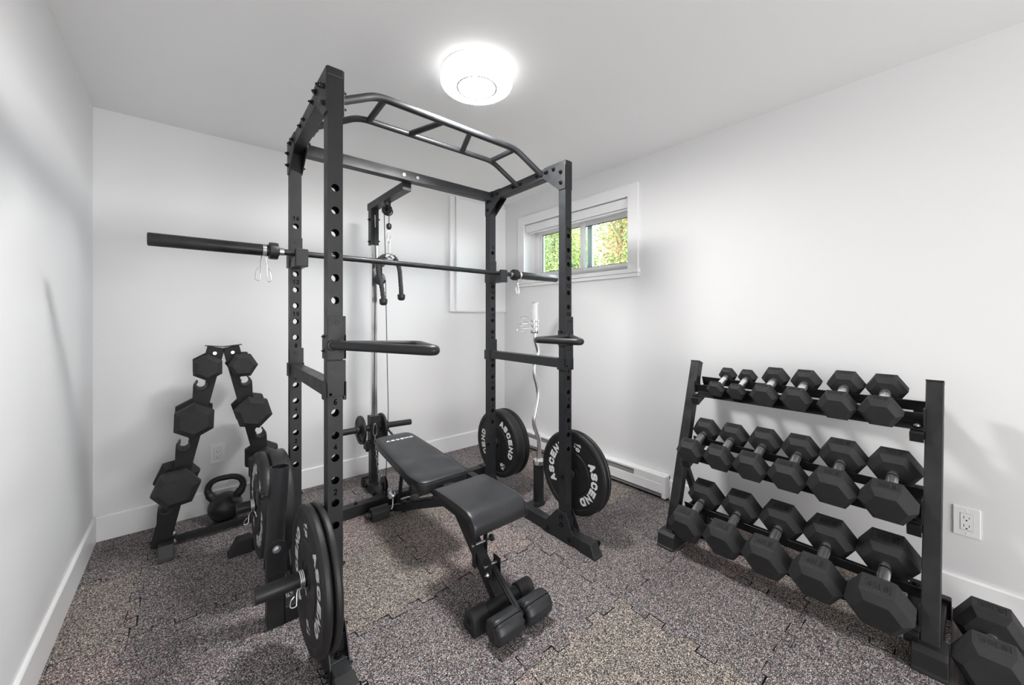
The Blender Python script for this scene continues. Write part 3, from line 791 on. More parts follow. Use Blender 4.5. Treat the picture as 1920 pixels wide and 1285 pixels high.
# ---------------------------------------------------------------- barbell and spring clips
BY, BZ0, BZ1 = 2.066, 1.546, 1.540
def bz(x): return BZ0+(BZ1-BZ0)*(x+.135)/2.3
bb = empty('barbell', (1.02, BY, 1.543), 'long black barbell without plates resting across the rack', 'barbell')
m = MB(); m.cyl((.32, BY, bz(.32)), (1.74, BY, bz(1.74)), .0142, 24)
m.build('shaft', m_metal2, bb, smooth=40)
for a, b in ((.58, .66), (.74, .86), (1.18, 1.30), (1.38, 1.50)): MB().cyl((a, BY, bz(a)), (b, BY, bz(b)), .0149, 24).build('knurling', m_metal, bb, smooth=40)
for xs, xe, s in ((.285, -.137, -1), (1.775, 2.185, 1)):
    m = MB(); m.lathe([(0, 0), (.0262, 0), (.0262, .405), (.0245, .409), (0, .409)], (xs, BY, bz(xs)), (s, 0, 0), 40); so = m.build('sleeve', m_metal2, bb, smooth=35)
    m = MB(); m.lathe([(.0145, 0), (.020, 0), (.020, .004), (.037, .006), (.0385, .010), (.0385, .038), (.036, .041), (0, .041)], (xs-s*.037, BY, bz(xs)), (s, 0, 0), 40)
    m.build('collar', m_metal2, bb, smooth=35)
    m = MB(); m.cyl((xs-s*.055, BY, bz(xs)), (xs-s*.03, BY, bz(xs)), .0175, 24); m.build('bushing', m_steel, bb, smooth=40)

def spring_clip(label, c, axis, dirs, rad=.0285, L=.085, spread=.30, group=None, wire=.0021, seat=None):
    """helical spring collar round an axis; its two handles point along dirs"""
    c = V(c); a = V(axis).normalized(); d = V(dirs).normalized(); d = (d-a*d.dot(a)).normalized(); e = a.cross(d)
    r = empty('spring_clip', c, label, 'spring clip', group)
    pts = []; turns = 3; n = 28*turns; pitch = .0052
    t0 = PI*.5
    for i in range(n+1):
        t = i/28*2*PI; pts.append(c+(d*math.cos(t+.35)+e*math.sin(t+.35))*rad+a*((i/n-.5)*turns*pitch))
    m = MB(); m.tube(pts, wire, 8); m.build('coil', m_chrome, r, smooth=60)
    for q, (pt, sg) in enumerate(((pts[0], -1), (pts[-1], 1))):
        p = V(pt); k = V(d)*1+e*spread*sg*.6; k.normalize(); sd = (a*sg)
        h = [p, p+k*L*.25+sd*.006, p+k*L*.70+sd*.008, p+k*L*.98+sd*.010, p+k*L*1.02+sd*.020+e*.004, p+k*L*.95+sd*.027+e*.010, p+k*L*.62+sd*.022+e*.016, p+k*L*.45+sd*.012+e*.014]
        m = MB(); m.tube(smooth_path(h, .012, 4), wire, 8); m.build('grip_loop', m_chrome, r, smooth=60)
    return r
G1 = 'wire spring clips on the barbell'
spring_clip('chrome spring clip hanging on the left sleeve of the barbell', (.262, BY, bz(.26)), (1, 0, 0), (-.22, 0, -1), .0278, .115, .3, G1)
spring_clip('chrome spring clip hanging on the right sleeve of the barbell', (1.800, BY, bz(1.8)), (1, 0, 0), (0, -.05, -1), .0278, .115, .5, G1)

# ---------------------------------------------------------------- weight plates
def plate(name, label, X, t, Y, Z, rot, num, group, R=.2345, rim=.010, lettering=True):
    """bumper plate whose lettered face looks to -X; rot turns it clockwise as seen from there"""
    r = empty(name, (X+t/2, Y, Z), label, 'weight plate', group)
    c = (X, Y, Z); ax = (1, 0, 0); e = min(.012, t*.32)
    prof = [(.0265, .004), (.056, .004), (.058, .0015), (.118, .0015), (.1195, .003), (.1215, .003), (.123, .0045), (.198, .0045), (.204, .0005), (.222, 0), (R-.003, e*.5), (R, e),
            (R, t-e), (R-.003, t-e*.5), (.222, t), (.204, t-.0005), (.198, t-.0045), (.123, t-.0045), (.12, t-.0015), (.058, t-.0015), (.0265, t-.004), (.0265, .004)]
    MB().lathe(prof, c, ax, 96).build('rubber_disc', m_plate, r, smooth=28)
    MB().lathe([(.0255, .001), (.040, .001), (.041, .0045), (.041, t-.0045), (.040, t-.001), (.0255, t-.001), (.0255, .001)], c, ax, 40).build('steel_hub', m_metal2, r, smooth=30)
    if lettering:
        rr = .160
        def place(ang, radial=False):
            # ang clockwise from 12 o'clock seen from -X, where screen right is -Y
            a = ang+rot; out = V((0, -math.sin(a), math.cos(a))); cwd = V((0, -math.cos(a), -math.sin(a)))
            o = V((X+.0043, Y, Z))+out*rr
            if radial: return frame(o, -out, cwd*1, (-1, 0, 0))
            return frame(o, cwd, out, (-1, 0, 0))
        for base in (90, 270):
            m = MB()
            for i, ch in enumerate('ASCEND'): stroke_glyph(m, ch, 0, 0, .041, .044, .0125, place(math.radians(base+(i-2.5)*17.2)), .0006)
            m.build('white_lettering', m_white, r)
        for base in (0, 180):
            m = MB(); mt = place(math.radians(base), True); word(m, num, .022, .030, .0082, mt, .0006, .2)
            word(m, 'LB', .011, .011, .003, mt @ M.Translation((0, -.024, 0)), .0006, .25); m.build('weight_number', m_white, r)
    return r
GF = 'bumper plates stored on the left side of the rack'
plate('bumper_plate', 'thin black 10 bumper plate on the left front horn, outermost with white lettering', .302, .030, 1.444, .354, math.radians(-4), '10', GF)
plate('bumper_plate', 'thin black bumper plate on the left front horn, tucked between lettered plate and upright', .334, .028, 1.446, .352, .3, '10', GF)
plate('bumper_plate', 'medium bumper plate with white lettering on the left rear horn, behind the angled tube', .240, .045, 2.150, .362, math.radians(42), '25', GF)
plate('bumper_plate', 'thick black bumper plate on the left rear horn, against the upright', .287, .078, 2.150, .360, 1.0, '45', GF)
GR = 'bumper plates stored on the right side of the rack'
plate('bumper_plate', 'thick black 45 bumper plate on the right rear horn, innermost with white lettering', 1.674, .080, 2.170, .342, math.radians(-24), '45', GR)
plate('bumper_plate', 'black bumper plate on the right rear horn, outermost toward the window wall', 1.756, .038, 2.170, .342, .4, '35', GR)
plate('bumper_plate', 'thin black 10 bumper plate on the right front horn, innermost with white lettering', 1.664, .030, 1.456, .356, math.radians(17), '10', GR)
plate('bumper_plate', 'thin black bumper plate on the right front horn, outermost behind the lettered one', 1.696, .028, 1.456, .354, 1.0, '10', GR)
def small_plate(label, X, Y, Z, R=.098, t=.018):
    r = empty('small_weight_plate', (X+t/2, Y, Z), label, 'weight plate', 'small plates on the cable tower')
    MB().lathe([(.026, .002), (.040, 0), (.045, .004), (R-.022, .004), (R-.016, 0), (R-.003, 0), (R, .004), (R, t-.004), (R-.003, t), (R-.016, t), (R-.022, t-.004), (.045, t-.004), (.026, t-.002), (.026, .002)], (X, Y, Z), (1, 0, 0), 56).build('disc', m_plate, r, smooth=30)
small_plate('small thin weight plate on the left horn of the cable tower', .905, TY+.02, .458)
small_plate('small thin weight plate on the right horn of the cable tower', 1.052, TY+.02, .456)
G2 = 'wire spring clips on the storage horns'
def lever_clip(label, c, axis, d, rad, L=.05, group=G2): spring_clip(label, c, axis, d, rad, L, .25, group, .0024)
lever_clip('chrome spring clip in front of the lettered plate on the left front horn', (.290, 1.450, .355), (1, 0, 0), (0, -.35, -1), .0268)
lever_clip('chrome spring clip on the left rear horn beside the kettlebell', (.228, 2.170, .355), (1, 0, 0), (-.3, -.5, -.8), .0268)
def squeeze(label, x, s):
    r = empty('lock_collar', (x, TY+.02, .46), label, 'collar', 'black collars on the cable tower horns')
    MB().lathe([(.0215, -.009), (.032, -.009), (.034, -.006), (.034, .006), (.032, .009), (.0215, .009), (.0215, -.009)], (x, TY+.02, .46), (1, 0, 0), 28).build('ring', m_plas, r, smooth=30)
    m = MB(); m.beam((x, TY+.0, .435), (x+s*.035, TY-.02, .385), .014, .012); m.build('lever', m_plas, r, bevel=.003)
squeeze('black lever collar on the left horn of the cable tower', .888, .35); squeeze('black lever collar on the right horn of the cable tower', 1.098, 1)

# ---------------------------------------------------------------- triceps rope on the high pulley
def rope():
    r = empty('triceps_rope', (TX+.006, PY-.01, 1.66), 'black braided triceps rope hanging from the high pulley by a carabiner', 'cable attachment')
    m = MB(); carabiner(m, (TX+.006, PY-.010, 1.778), .085, .032, (1, .3, 0), .0032); m.build('carabiner', m_chrome, r, smooth=60)
    m = MB(); cx = TX+.008; yy = PY-.01
    m.cyl((cx, yy, 1.735), (cx, yy, 1.665), .0045, 12); m.lathe([(0, 0), (.009, 0), (.009, .01), (0, .01)], (cx, yy, 1.725), (0, 0, 1), 16); m.tube([(cx-.026, yy, 1.632), (cx-.018, yy, 1.645), (cx, yy, 1.648), (cx+.018, yy, 1.645), (cx+.026, yy, 1.632)], .017, 16)
    m.build('metal_yoke', m_chrome, r, smooth=40)
    path = [(.966, yy-.02, 1.352), (.958, yy-.015, 1.43), (.944, yy-.008, 1.50), (.938, yy, 1.565), (.948, yy, 1.612), (.978, yy, 1.640), (cx, yy, 1.647), (1.045, yy, 1.640), (1.070, yy, 1.605), (1.084, yy, 1.560), (1.090, yy, 1.50), (1.095, yy, 1.43), (1.097, yy, 1.388)]
    # catmull-rom resample
    P_ = [V(p) for p in path]; P_ = [P_[0]*2-P_[1]]+P_+[P_[-1]*2-P_[-2]]; dense = []
    for i in range(1, len(P_)-2):
        for k in range(9):
            t = k/9; a, b, c, d = P_[i-1:i+3]
            dense.append(.5*((2*b)+(-a+c)*t+(2*a-5*b+4*c-d)*t*t+(-a+3*b-3*c+d)*t**3))
    dense.append(P_[-2])
    m = MB(); yv = V((0, 1, 0)); s = 0; tot = [0]
    for i in range(1, len(dense)): tot.append(tot[-1]+(dense[i]-dense[i-1]).length)
    for ph in range(3):
        pts = []
        for i, p in enumerate(dense):
            t = (dense[min(i+1, len(dense)-1)]-dense[max(i-1, 0)]).normalized(); n = yv; b = t.cross(n).normalized(); a = tot[i]/.040*2*PI/1.0+ph*2*PI/3
            pts.append(p+(n*math.cos(a)+b*math.sin(a))*.0072)
        m.tube(pts, .0088, 8)
    m.build('rope', m_rope, r, smooth=60)
    for p in (path[0], path[-1]):
        MB().lathe([(0, -.034), (.014, -.033), (.023, -.025), (.0255, -.010), (.0255, .006), (.022, .009), (0, .009)], p, (0, 0, 1), 28).build('end_stop', m_plas, r, smooth=40)
rope()

# ---------------------------------------------------------------- EZ curl bar standing in the right holder
def ezbar():
    r = empty('curl_bar', (1.775, 1.835, .03), 'chrome curl bar with wavy shaft standing upright in the holder tube on the right', 'curl bar')
    Y = 1.835
    pts = [(1.772, Y, .24), (1.776, Y, .34), (1.780, Y, .425), (1.732, Y, .535), (1.730, Y, .575), (1.766, Y, .70), (1.768, Y, .76), (1.731, Y, .875), (1.733, Y, .93), (1.768, Y, 1.005), (1.766, Y, 1.03), (1.737, Y, 1.10), (1.738, Y, 1.17)]
    MB().tube(smooth_path(pts, .03, 4), .0142, 20).build('shaft', m_chrome_b, r, smooth=60)
    MB().lathe([(0, 0), (.026, 0), (.026, .20), (.0255, .205), (0, .205)], (1.775, Y, .03), (0, 0, 1), 32).build('sleeve', m_chrome, r, smooth=35)
    MB().lathe([(0, -.016), (.036, -.016), (.038, -.012), (.038, .010), (.035, .014), (0, .014)], (1.775, Y, .286), (0, 0, 1), 36).build('collar', m_chrome, r, smooth=35)
    MB().lathe([(0, -.010), (.030, -.010), (.032, -.006), (.032, .010), (0, .010)], (1.737, Y, 1.148), (0, 0, 1), 36).build('collar', m_chrome, r, smooth=35)
    MB().lathe([(0, 0), (.0255, 0), (.0255, .178), (.022, .182), (.020, .176), (0, .176)], (1.738, Y, 1.155), (0, 0, 1), 36).build('sleeve', m_chrome, r, smooth=35)
ezbar()
G3 = 'wire spring clips on the curl bar'
for z, l in ((1.182, 'lower'), (1.216, 'upper')):
    spring_clip('chrome spring clip on the curl bar top sleeve, %s of the two' % l, (1.738, 1.835, z), (0, 0, 1), (-1, .15, 0), .0275, .105, .35, G3)

# ---------------------------------------------------------------- hex dumbbells
_db = {}
def hex_head(mb, W, L, x0, s, lab):
    """hexagonal head from x0 outward along s; flat on top with a recessed label"""
    R = W/2; c = min(.024, L*.27); k = .71
    st = [(x0, k), (x0+s*c, 1), (x0+s*(L-c), 1), (x0+s*L, k-.02)]
    rings = [[(x, R*f*math.cos(PI/3*j), R*f*math.sin(PI/3*j)) for j in range(6)] for x, f in st]
    vs = [p for r in rings for p in r]; fs = []
    for i in range(3):
        for j in range(6):
            if i == 1 and j == 1: continue
            a, b = i*6, i*6+6; fs.append((a+j, a+(j+1) % 6, b+(j+1) % 6, b+j))
    fs += [tuple(range(6)), tuple(18+j for j in range(6))]
    mb.add(vs, fs)
    # top facet with recess
    h = R*math.sin(PI/3); xa, xb = sorted((st[1][0], st[2][0])); yr = R/2; xm = (xa+xb)/2
    hx = min((xb-xa)*.38, .021); hy = yr*.74; d = .0024
    o = [(xa, -yr, h), (xb, -yr, h), (xb, yr, h), (xa, yr, h)]
    i1 = [(xm-hx, -hy, h), (xm+hx, -hy, h), (xm+hx, hy, h), (xm-hx, hy, h)]; i2 = [(x, y, h-d) for x, y, _ in i1]
    vs = o+i1+i2; fs = []
    for q in range(4): fs.append((q, (q+1) % 4, 4+(q+1) % 4, 4+q)); fs.append((4+q, 4+(q+1) % 4, 8+(q+1) % 4, 8+q))
    fs.append((8, 9, 10, 11)); mb.add(vs, fs)
    mt = frame((xm, 0, h-d), (0, 1, 0), (-1, 0, 0), (0, 0, 1))
    w = min(hy*1.7/(len(lab)*1.3), .020)
    return mt, w, hx*1.25

def make_dumbbell(lab, W, L, gap, name='hex_dumbbell'):
    key = (lab, W)
    if key in _db:
        src = _db[key]; r = src.copy(); C.objects.link(r)
        for ch in src.children:
            c = ch.copy(); C.objects.link(c); c.parent = r
            for g in ch.children:
                d = g.copy(); C.objects.link(d); d.parent = c
        return r
    r = empty(name, (0, 0, 0)); _db[key] = r
    for s in (1, -1):
        m = MB(); mt, w, h = hex_head(m, W, L, s*gap/2, s, lab)
        o = m.build('head', m_rub, r, bevel=.0018, seg=2)
        t = MB(); word(t, lab, w, h, .0026, mt, .0007, .28); t.build('weight_mark', m_emb, o)
    g = gap/2; m = MB()
    prof = [(.0150, -g), (.0150, -g+.010), (.0185, -g+.013), (.0185, -g+.019), (.0150, -g+.0205), (.0150, -g+.0245), (.0190, -g+.027), (.0192, -g+.034), (.0195, 0),
            (.0192, g-.034), (.0190, g-.027), (.0150, g-.0245), (.0150, g-.0205), (.0185, g-.019), (.0185, g-.013), (.0150, g-.010), (.0150, g)]
    sc = .8 if W < .11 else 1.0
    m.lathe([(0, -g)]+[(a*sc, b) for a, b in prof]+[(0, g)], (0, 0, 0), (1, 0, 0), 32); ho = m.build('handle', m_chrome_b, r, smooth=35)
    for s in (-1, 1): MB().lathe([(.0155*sc, -.0022), (.0182*sc, -.0018), (.0182*sc, .0018), (.0155*sc, .0022)], (s*(g-.0225), 0, 0), (1, 0, 0), 28).build('grip_ring', m_mark, ho, smooth=40)
    return r

def pose(r, c, a, n):
    a, n = V(a).normalized(), V(n).normalized(); b = n.cross(a).normalized()
    r.matrix_world = frame(c, a, b, n); r.rotation_mode = 'XYZ'
    mt = frame(c, a, b, n); r.location = mt.to_translation(); r.rotation_euler = mt.to_euler()

SH = math.radians(20.5)
AX = V((-math.cos(SH), 0, -math.sin(SH))); NX = V((-math.sin(SH), 0, math.cos(SH)))
ROWS = {
 'top': ((2.310, .831), [(.892, .095, '5LB'), (.790, .095, '5LB'), (.659, .126, '10LB'), (.528, .128, '10LB'), (.376, .140, '15LB'), (.237, .139, '15LB')]),
 'middle': ((2.200, .499), [(.968, .144, '20LB'), (.824, .147, '20LB'), (.677, .153, '25LB'), (.528, .154, '25LB'), (.370, .170, '30LB'), (.203, .170, '30LB')]),
 'bottom': ((2.090, .154), [(.928, .176, '35LB'), (.752, .178, '35LB'), (.576, .182, '40LB'), (.399, .182, '40LB'), (.214, .190, '45LB')]),
}
ORD = ['first', 'second', 'third', 'fourth', 'fifth', 'sixth']
for row, ((sx, sz), L_) in ROWS.items():
    for i, (y, W, lab) in enumerate(L_):
        ln = {'5LB': .052, '10LB': .070, '15LB': .082, '20LB': .090, '25LB': .098, '30LB': .105, '35LB': .114, '40LB': .120, '45LB': .128}[lab]
        d = make_dumbbell(lab, W, ln-.004, .126)
        ap_ = W/2*math.cos(PI/6)
        pose(d, V((sx, y, sz))+NX*(ap_+.002+max(0, .14-W)*.2)+AX*.004, AX, NX)
        n = len(L_)
        where = 'at the far left end' if i == 0 else ('at the right end by the upright' if i == n-1 else '%s from the left' % ORD[i])
        size = {'5LB': 'smallest', '10LB': 'small', '15LB': 'small-medium', '20LB': 'medium', '25LB': 'medium', '30LB': 'large', '35LB': 'large', '40LB': 'large', '45LB': 'largest'}[lab]
        tag(d, '%s black hex dumbbell on the %s shelf, %s' % (size, row, where), 'dumbbell', 'hex dumbbells on the %s shelf' % row)

# large three-shelf dumbbell rack
dr = empty('dumbbell_rack', (2.15, .57, 0), 'black steel three-shelf dumbbell rack leaning back along the right wall', 'dumbbell rack')
def ux(z): return 2.003+(z-.07)*.333
YL, YR = 1.050, .090
for y, inn in ((YL, -1), (YR, 1)):
    m = MB(); m.beam((ux(.06)+.025, y, .06), (ux(.972)+.025, y, .972), .050, .050, (0, 1, 0)); o = m.build('upright', m_metal2, dr, bevel=.003)
    m = MB(); d = V((ux(1)-ux(0), 0, 1)).normalized(); p = V((ux(.972)+.025, y, .972)); m.beam(p, p+d*.006, .052, .052, (0, 1, 0)); m.build('top_cap', m_plas, o, bevel=.0015)
    m = MB(); m.box((1.985, y-.030, .006), (2.42, y+.030, .066)); fo = m.build('base_foot', m_metal2, dr, bevel=.003)
    m = MB(); m.prism([(0, 0), (.115, 0), (.115, .082), (.030, .082), (.010, .070), (.006, .012), (0, .010)], .090, frame((1.948, y+.045, 0), (1, 0, 0), (0, 0, 1), (0, -1, 0))); m.build('foot_cap', m_rubsoft, fo, bevel=.004)
    m = MB(); m.prism([(0, 0), (.06, 0), (.06, .010), (.052, .014), (.046, .070), (.036, .082), (0, .082)], .086, frame((2.375, y+.043, 0), (1, 0, 0), (0, 0, 1), (0, -1, 0))); m.build('foot_cap', m_rubsoft, fo, bevel=.004)
    m = MB(); m.beam((ux(.42)+.06, y, .40), (2.385, y, .06), .032, .032, (0, 1, 0)); m.build('rear_strut', m_metal2, dr, bevel=.002)
    # shelf arms on the inner face
    for row, ((sx, sz), _) in ROWS.items():
        ya = y+inn*.045; a0 = V((sx, ya, sz))+AX*.120-NX*.026; a1 = V((sx, ya, sz))-AX*.135-NX*.026
        m = MB(); m.beam(a0, a1, .038, .040, NX); ao = m.build('shelf_arm', m_metal2, dr, bevel=.002)
        m = MB(); m.beam(a0, a0+AX*.004, .040, .042, NX); m.build('arm_cap', m_plas, ao, bevel=.001)
        m = MB(); q = V((ux(sz-.02)+.02, y+inn*.0262, sz-.02)); m.box(q+V((-.03, -.003, -.06)), q+V((.04, .003, .06))); m.build('weld_plate', m_metal2, ao, bevel=.001)
        b = Bolts(); bolt(b, V((sx, ya, sz))+AX*.085+NX*.006, NX, (.007), .004, False); bolt(b, V((sx, ya, sz))-AX*.095+NX*.006, NX, (.007), .004, False); b.build('bolt', (m_steel if row == 'top' else m_bolt), ao, smooth=30)
for row, ((sx, sz), _) in ROWS.items():
    for s, nm in ((1, 'front_shelf_rail'), (-1, 'rear_shelf_rail')):
        # angle iron: flange outward, lip up toward the middle
        m = MB(); w0, w1 = .047, .104; t = .004
        pl = [(w0, -.004), (w1, -.004), (w1, 0), (w0+t, 0), (w0+t, .043), (w0, .043)]
        mt = frame((sx, YR+.024, sz), AX*s, NX, V((0, 1, 0)))
        m.prism(pl, YL-YR-.048, mt); m.build(nm, m_metal2, dr, bevel=.0012)

# dumbbell on the bare laminate by the rack
d = make_dumbbell('45LB', .190, .124, .136)
pose(d, (2.175, -.052, .190/2*math.cos(PI/6)-.012), (-1, 0, 0), (0, 0, 1))
tag(d, 'large black hex dumbbell lying on the bare floor right of the big rack', 'dumbbell')

# ---------------------------------------------------------------- A-frame stand
AY = 2.78
st = empty('dumbbell_stand', (.13, AY, 0), 'black A-frame dumbbell stand in the left corner by the back wall', 'dumbbell stand')
def stand_plate(top, bot, s, w, cups, name):
    """slotted upright plate from top to bottom centre; open cups on the outer side s"""
    top, bot = V(top), V(bot); d = (bot-top).normalized(); L = (bot-top).length
    o = V((-d.y, d.x))            # sideways
    if o.x*s < 0: o = -o
    # local: t along the plate from the top, q outward. outline with C shaped cups
    inner = [(0, -w/2), (L, -w/2)]
    outer = [(L, w/2)]
    r = .026
    pts = []
    for c in reversed(cups):
        # going upward along the outer edge: hook lip, round pocket, slanted throat
        pts += [(c+.075, w/2), (c+.012, w/2+.012), (c-.008, w/2+.014), (c-.016, w/2+.004)]
        for k in range(0, 9):
            a = PI*(.0+k/8); pts.append((c-.010+.026*math.sin(a)*1.0, w/2-.020+.024*math.cos(a)))
        pts += [(c-.038, w/2-.038), (c-.086, w/2-.004), (c-.092, w/2)]
    poly = inner+outer+pts+[(0, w/2)]
    P2 = [top+d*t+o*q for t, q in poly]
    m = MB(); 
    for yy in (AY-.030, AY+.026):
        m.prism([(p.x, p.y) for p in P2], .004, frame((0, yy+.004, 0), (1, 0, 0), (0, 0, 1), (0, -1, 0)))
    # web joining the two side plates along the inner edge
    a = [top+d*0-o*(w/2), top+d*L-o*(w/2)]
    m.add([(a[0].x, AY-.03, a[0].y), (a[0].x, AY+.03, a[0].y), (a[1].x, AY+.03, a[1].y), (a[1].x, AY-.03, a[1].y)]+[(a[0].x+o.x*.004, AY-.03, a[0].y+o.y*.004), (a[0].x+o.x*.004, AY+.03, a[0].y+o.y*.004), (a[1].x+o.x*.004, AY+.03, a[1].y+o.y*.004), (a[1].x+o.x*.004, AY-.03, a[1].y+o.y*.004)],
          [(0, 1, 2, 3), (7, 6, 5, 4), (0, 4, 5, 1), (1, 5, 6, 2), (2, 6, 7, 3), (3, 7, 4, 0)])
    po = m.build(name, m_stand, st, bevel=.001)
    res = []
    for c in cups:
        cc = top+d*(c-.012)+o*(w/2-.018); g = MB(); arc = []
        base = math.atan2(-d.y, -d.x)
        for k in range(-2, 12):
            ang = PI*(k/9.0); v = d*math.sin(ang)+o*math.cos(ang)*1.0
            arc.append((cc.x+v.x*.024, cc.y+v.y*.024))
        pts3 = [V((x, AY, z)) for x, z in arc]
        rings = []
        n = len(pts3); ctr = V((cc.x, AY, cc.y))
        for p in pts3:
            q = (p-ctr).normalized(); rings.append([tuple(p-q*.004+V((0, -.040, 0))), tuple(p+q*.005+V((0, -.040, 0))), tuple(p+q*.005+V((0, .040, 0))), tuple(p-q*.004+V((0, .040, 0)))])
        g.loft(rings); g.build('cradle_liner', m_rubsoft, po, bevel=.0015)
        res.append(ctr)
    b = MB(); q = top+d*.032; b.lathe([(0, 0), (.0105, 0), (.0095, .0015), (0, .0015)], (q.x, AY-.031, q.y), (0, -1, 0), 6); b.build('bolt_head', m_steel, po)
    return d, o
dl, ol = stand_plate((.120, 1.068), (-.118, .020), -1, .078, [.225, .555, .885], 'slotted_upright')
dR, oR = stand_plate((.188, 1.068), (.425, .020), 1, .078, [.225, .555, .885], 'slotted_upright')
m = MB(); m.beam((.070, AY, 1.080), (.153, AY, 1.070), .060, .003); m.beam((.153, AY, 1.070), (.240, AY, 1.080), .060, .003); m.build('top_bracket', m_stand, st)
for x in (-.090, .400):
    m = MB(); m.box((x-.027, 2.66, .004), (x+.027, 2.96, .060)); o = m.build('base_foot', m_stand, st, bevel=.003)
    m = MB(); m.prism([(0, 0), (.075, 0), (.075, .070), (.034, .070), (.008, .014), (0, .008)], .062, frame((x-.031, 2.615, 0), (0, 1, 0), (0, 0, 1), (1, 0, 0))); m.build('foot_cap', m_rubsoft, o, bevel=.003)
m = MB(); m.box((-.062, AY-.014, .018), (.372, AY+.014, .050)); o = m.build('cross_bar', m_stand, st, bevel=.002)
b = Bolts()
for z in (.030, .075): bolt(b, (-.060, AY-.016, z), (.6, -1, 0), .008, .006)
b.build('bolt', m_steel, o, smooth=30)
# the six dumbbells in its slots: axis points out of the frame's plane
def hexup(ang): return V((math.sin(ang), 0, math.cos(ang)))
for side, wds, pts in (
    ('left', ('top', 'middle', 'bottom'), ((.080, .963, .146, 30), (.023, .684, .192, 32), (-.050, .342, .205, -8))),
    ('right', ('top', 'middle', 'bottom'), ((.238, .965, .146, 0), (.288, .688, .192, 14), (.352, .372, .200, -30)))):
    for wd, (x, z, W, ang) in zip(wds, pts):
        lab, ln = {'top': ('10LB', .060), 'middle': ('20LB', .078), 'bottom': ('30LB', .085)}[wd]
        d = make_dumbbell(lab, W, ln, .118)
        pose(d, (x, AY, z), (0, -1, 0), hexup(math.radians(ang)))
        tag(d, 'black hex dumbbell at the %s of the A-frame stand, on its %s leg' % (wd, side), 'dumbbell', 'hex dumbbells on the A-frame stand')

# ---------------------------------------------------------------- kettlebell
def kettlebell():
    cx, cy = .172, 2.93
    r = empty('kettlebell', (cx, cy, 0), 'black cast iron kettlebell on the floor below the A-frame stand', 'kettlebell')
    R = .088; zc = .083; pr = [(0, .0), (.050, .0), (.062, .004)]
    for k in range(4, 30):
        t = -PI/2+PI*k/30; rr = R*math.cos(t); z = zc+R*.98*math.sin(t)
        if z > .008 and rr > .01: pr.append((rr, z))
    pr.append((0, zc+R*.98)); MB().lathe(pr, (cx, cy, 0), (0, 0, 1), 48).build('bell_body', m_iron, r, smooth=60)
    u = V((.985, -.17, 0)).normalized()
    def q(a, z): return V((cx, cy, z))+u*a
    path = [q(-.052, .135), q(-.082, .175), q(-.088, .212), q(-.070, .246), q(-.035, .260), q(.035, .262), q(.072, .248), q(.092, .214), q(.084, .176), q(.052, .137)]
    rad = [.024, .020, .0175, .0165, .016, .016, .0165, .0175, .020, .024]
    sp = smooth_path(path, .03, 4); 
    tot = len(sp); rads = [rad[min(9, int(i/(tot-1)*9+.5))] for i in range(tot)]
    MB().tube(sp, rads, 20).build('handle', m_iron, r, smooth=60)
kettlebell()

# ---------------------------------------------------------------- adjustable bench
bn = empty('weight_bench', (1.0, 1.75, 0), 'black vinyl adjustable weight bench standing inside the power rack', 'weight bench')
def pad(name, outline, ztop, thick, r_, parent=bn, curl=None):
    """cushion: outline in xy (ccw), ztop(x,y) top surface height; rounded upper edge with piping"""
    out = [V(p) for p in outline]; n = len(out); cx = sum(p.x for p in out)/n; cy = sum(p.y for p in out)/n
    # rounded outline
    O = []
    for i in range(n):
        a, p, b = out[i-1], out[i], out[(i+1) % n]; d1 = a-p; d2 = b-p; r = min(r_[i], d1.length*.45, d2.length*.45)
        q0 = p+d1.normalized()*r; q1 = p+d2.normalized()*r
        for k in range(7): t = k/6; O.append(q0*(1-t)**2+p*2*t*(1-t)+q1*t*t)
    # insert points on long edges
    O2 = []
    for i in range(len(O)):
        a, b = O[i], O[(i+1) % len(O)]; k = max(1, int((b-a).length/.03))
        for j in range(k): O2.append(a+(b-a)*j/k)
    O = O2; k = len(O); c = V((cx, cy))
    def ring(ins, dz):
        out_ = []
        for p in O:
            d = (c-p); L = d.length; q = p+d*min(1, ins/max(L, 1e-6)); out_.append((q.x, q.y, ztop(p.x, p.y) if False else ztop(q.x, q.y)+dz))
        return out_
    e = .014
    rings = [ring(.012, -thick), ring(.0, -thick+.006), ring(0, -e), ring(.0035, -e*.4), ring(.010, -.001), ring(.022, .0022)]
    for f in (.045, .075, .105): rings.append(ring(f, .004))
    m = MB(); m.loft(rings, caps=False)
    b0 = [tuple(p) for p in rings[0]]; m.add(b0, [tuple(reversed(range(k)))]); t0 = [tuple(p) for p in rings[-1]]; m.add(t0, [tuple(range(k))])
    o = m.build(name, m_leather, parent, smooth=50)
    pm = MB(); pr = ring(.0045, -e*.25); pm.tube(pr, .0024, 8, closed=True); pm.build('piping', m_leather, o, smooth=60)
    return o
bz_ = lambda x, y: .428+(y-1.66)*.085+.004*math.sin((y-1.66)*34+x*6)*max(0, 1-abs(y-1.85)/.28)
bp = pad('back_pad', [(.855, 1.700), (1.135, 1.700), (1.142, 1.86), (1.114, 2.385), (.878, 2.385), (.848, 1.86)], bz_, .052, [.05, .05, .2, .06, .06, .2])
lt = MB(); sl = math.atan(.085); word(lt, 'ASCEND', .0245, .020, .0068, frame((1.003, 2.275, bz_(1, 2.275)+.0042), (1, 0, 0), (0, math.cos(sl), math.sin(sl)), (0, -math.sin(sl), math.cos(sl))), .0008, .22)
lt.build('white_lettering', m_white, bp)
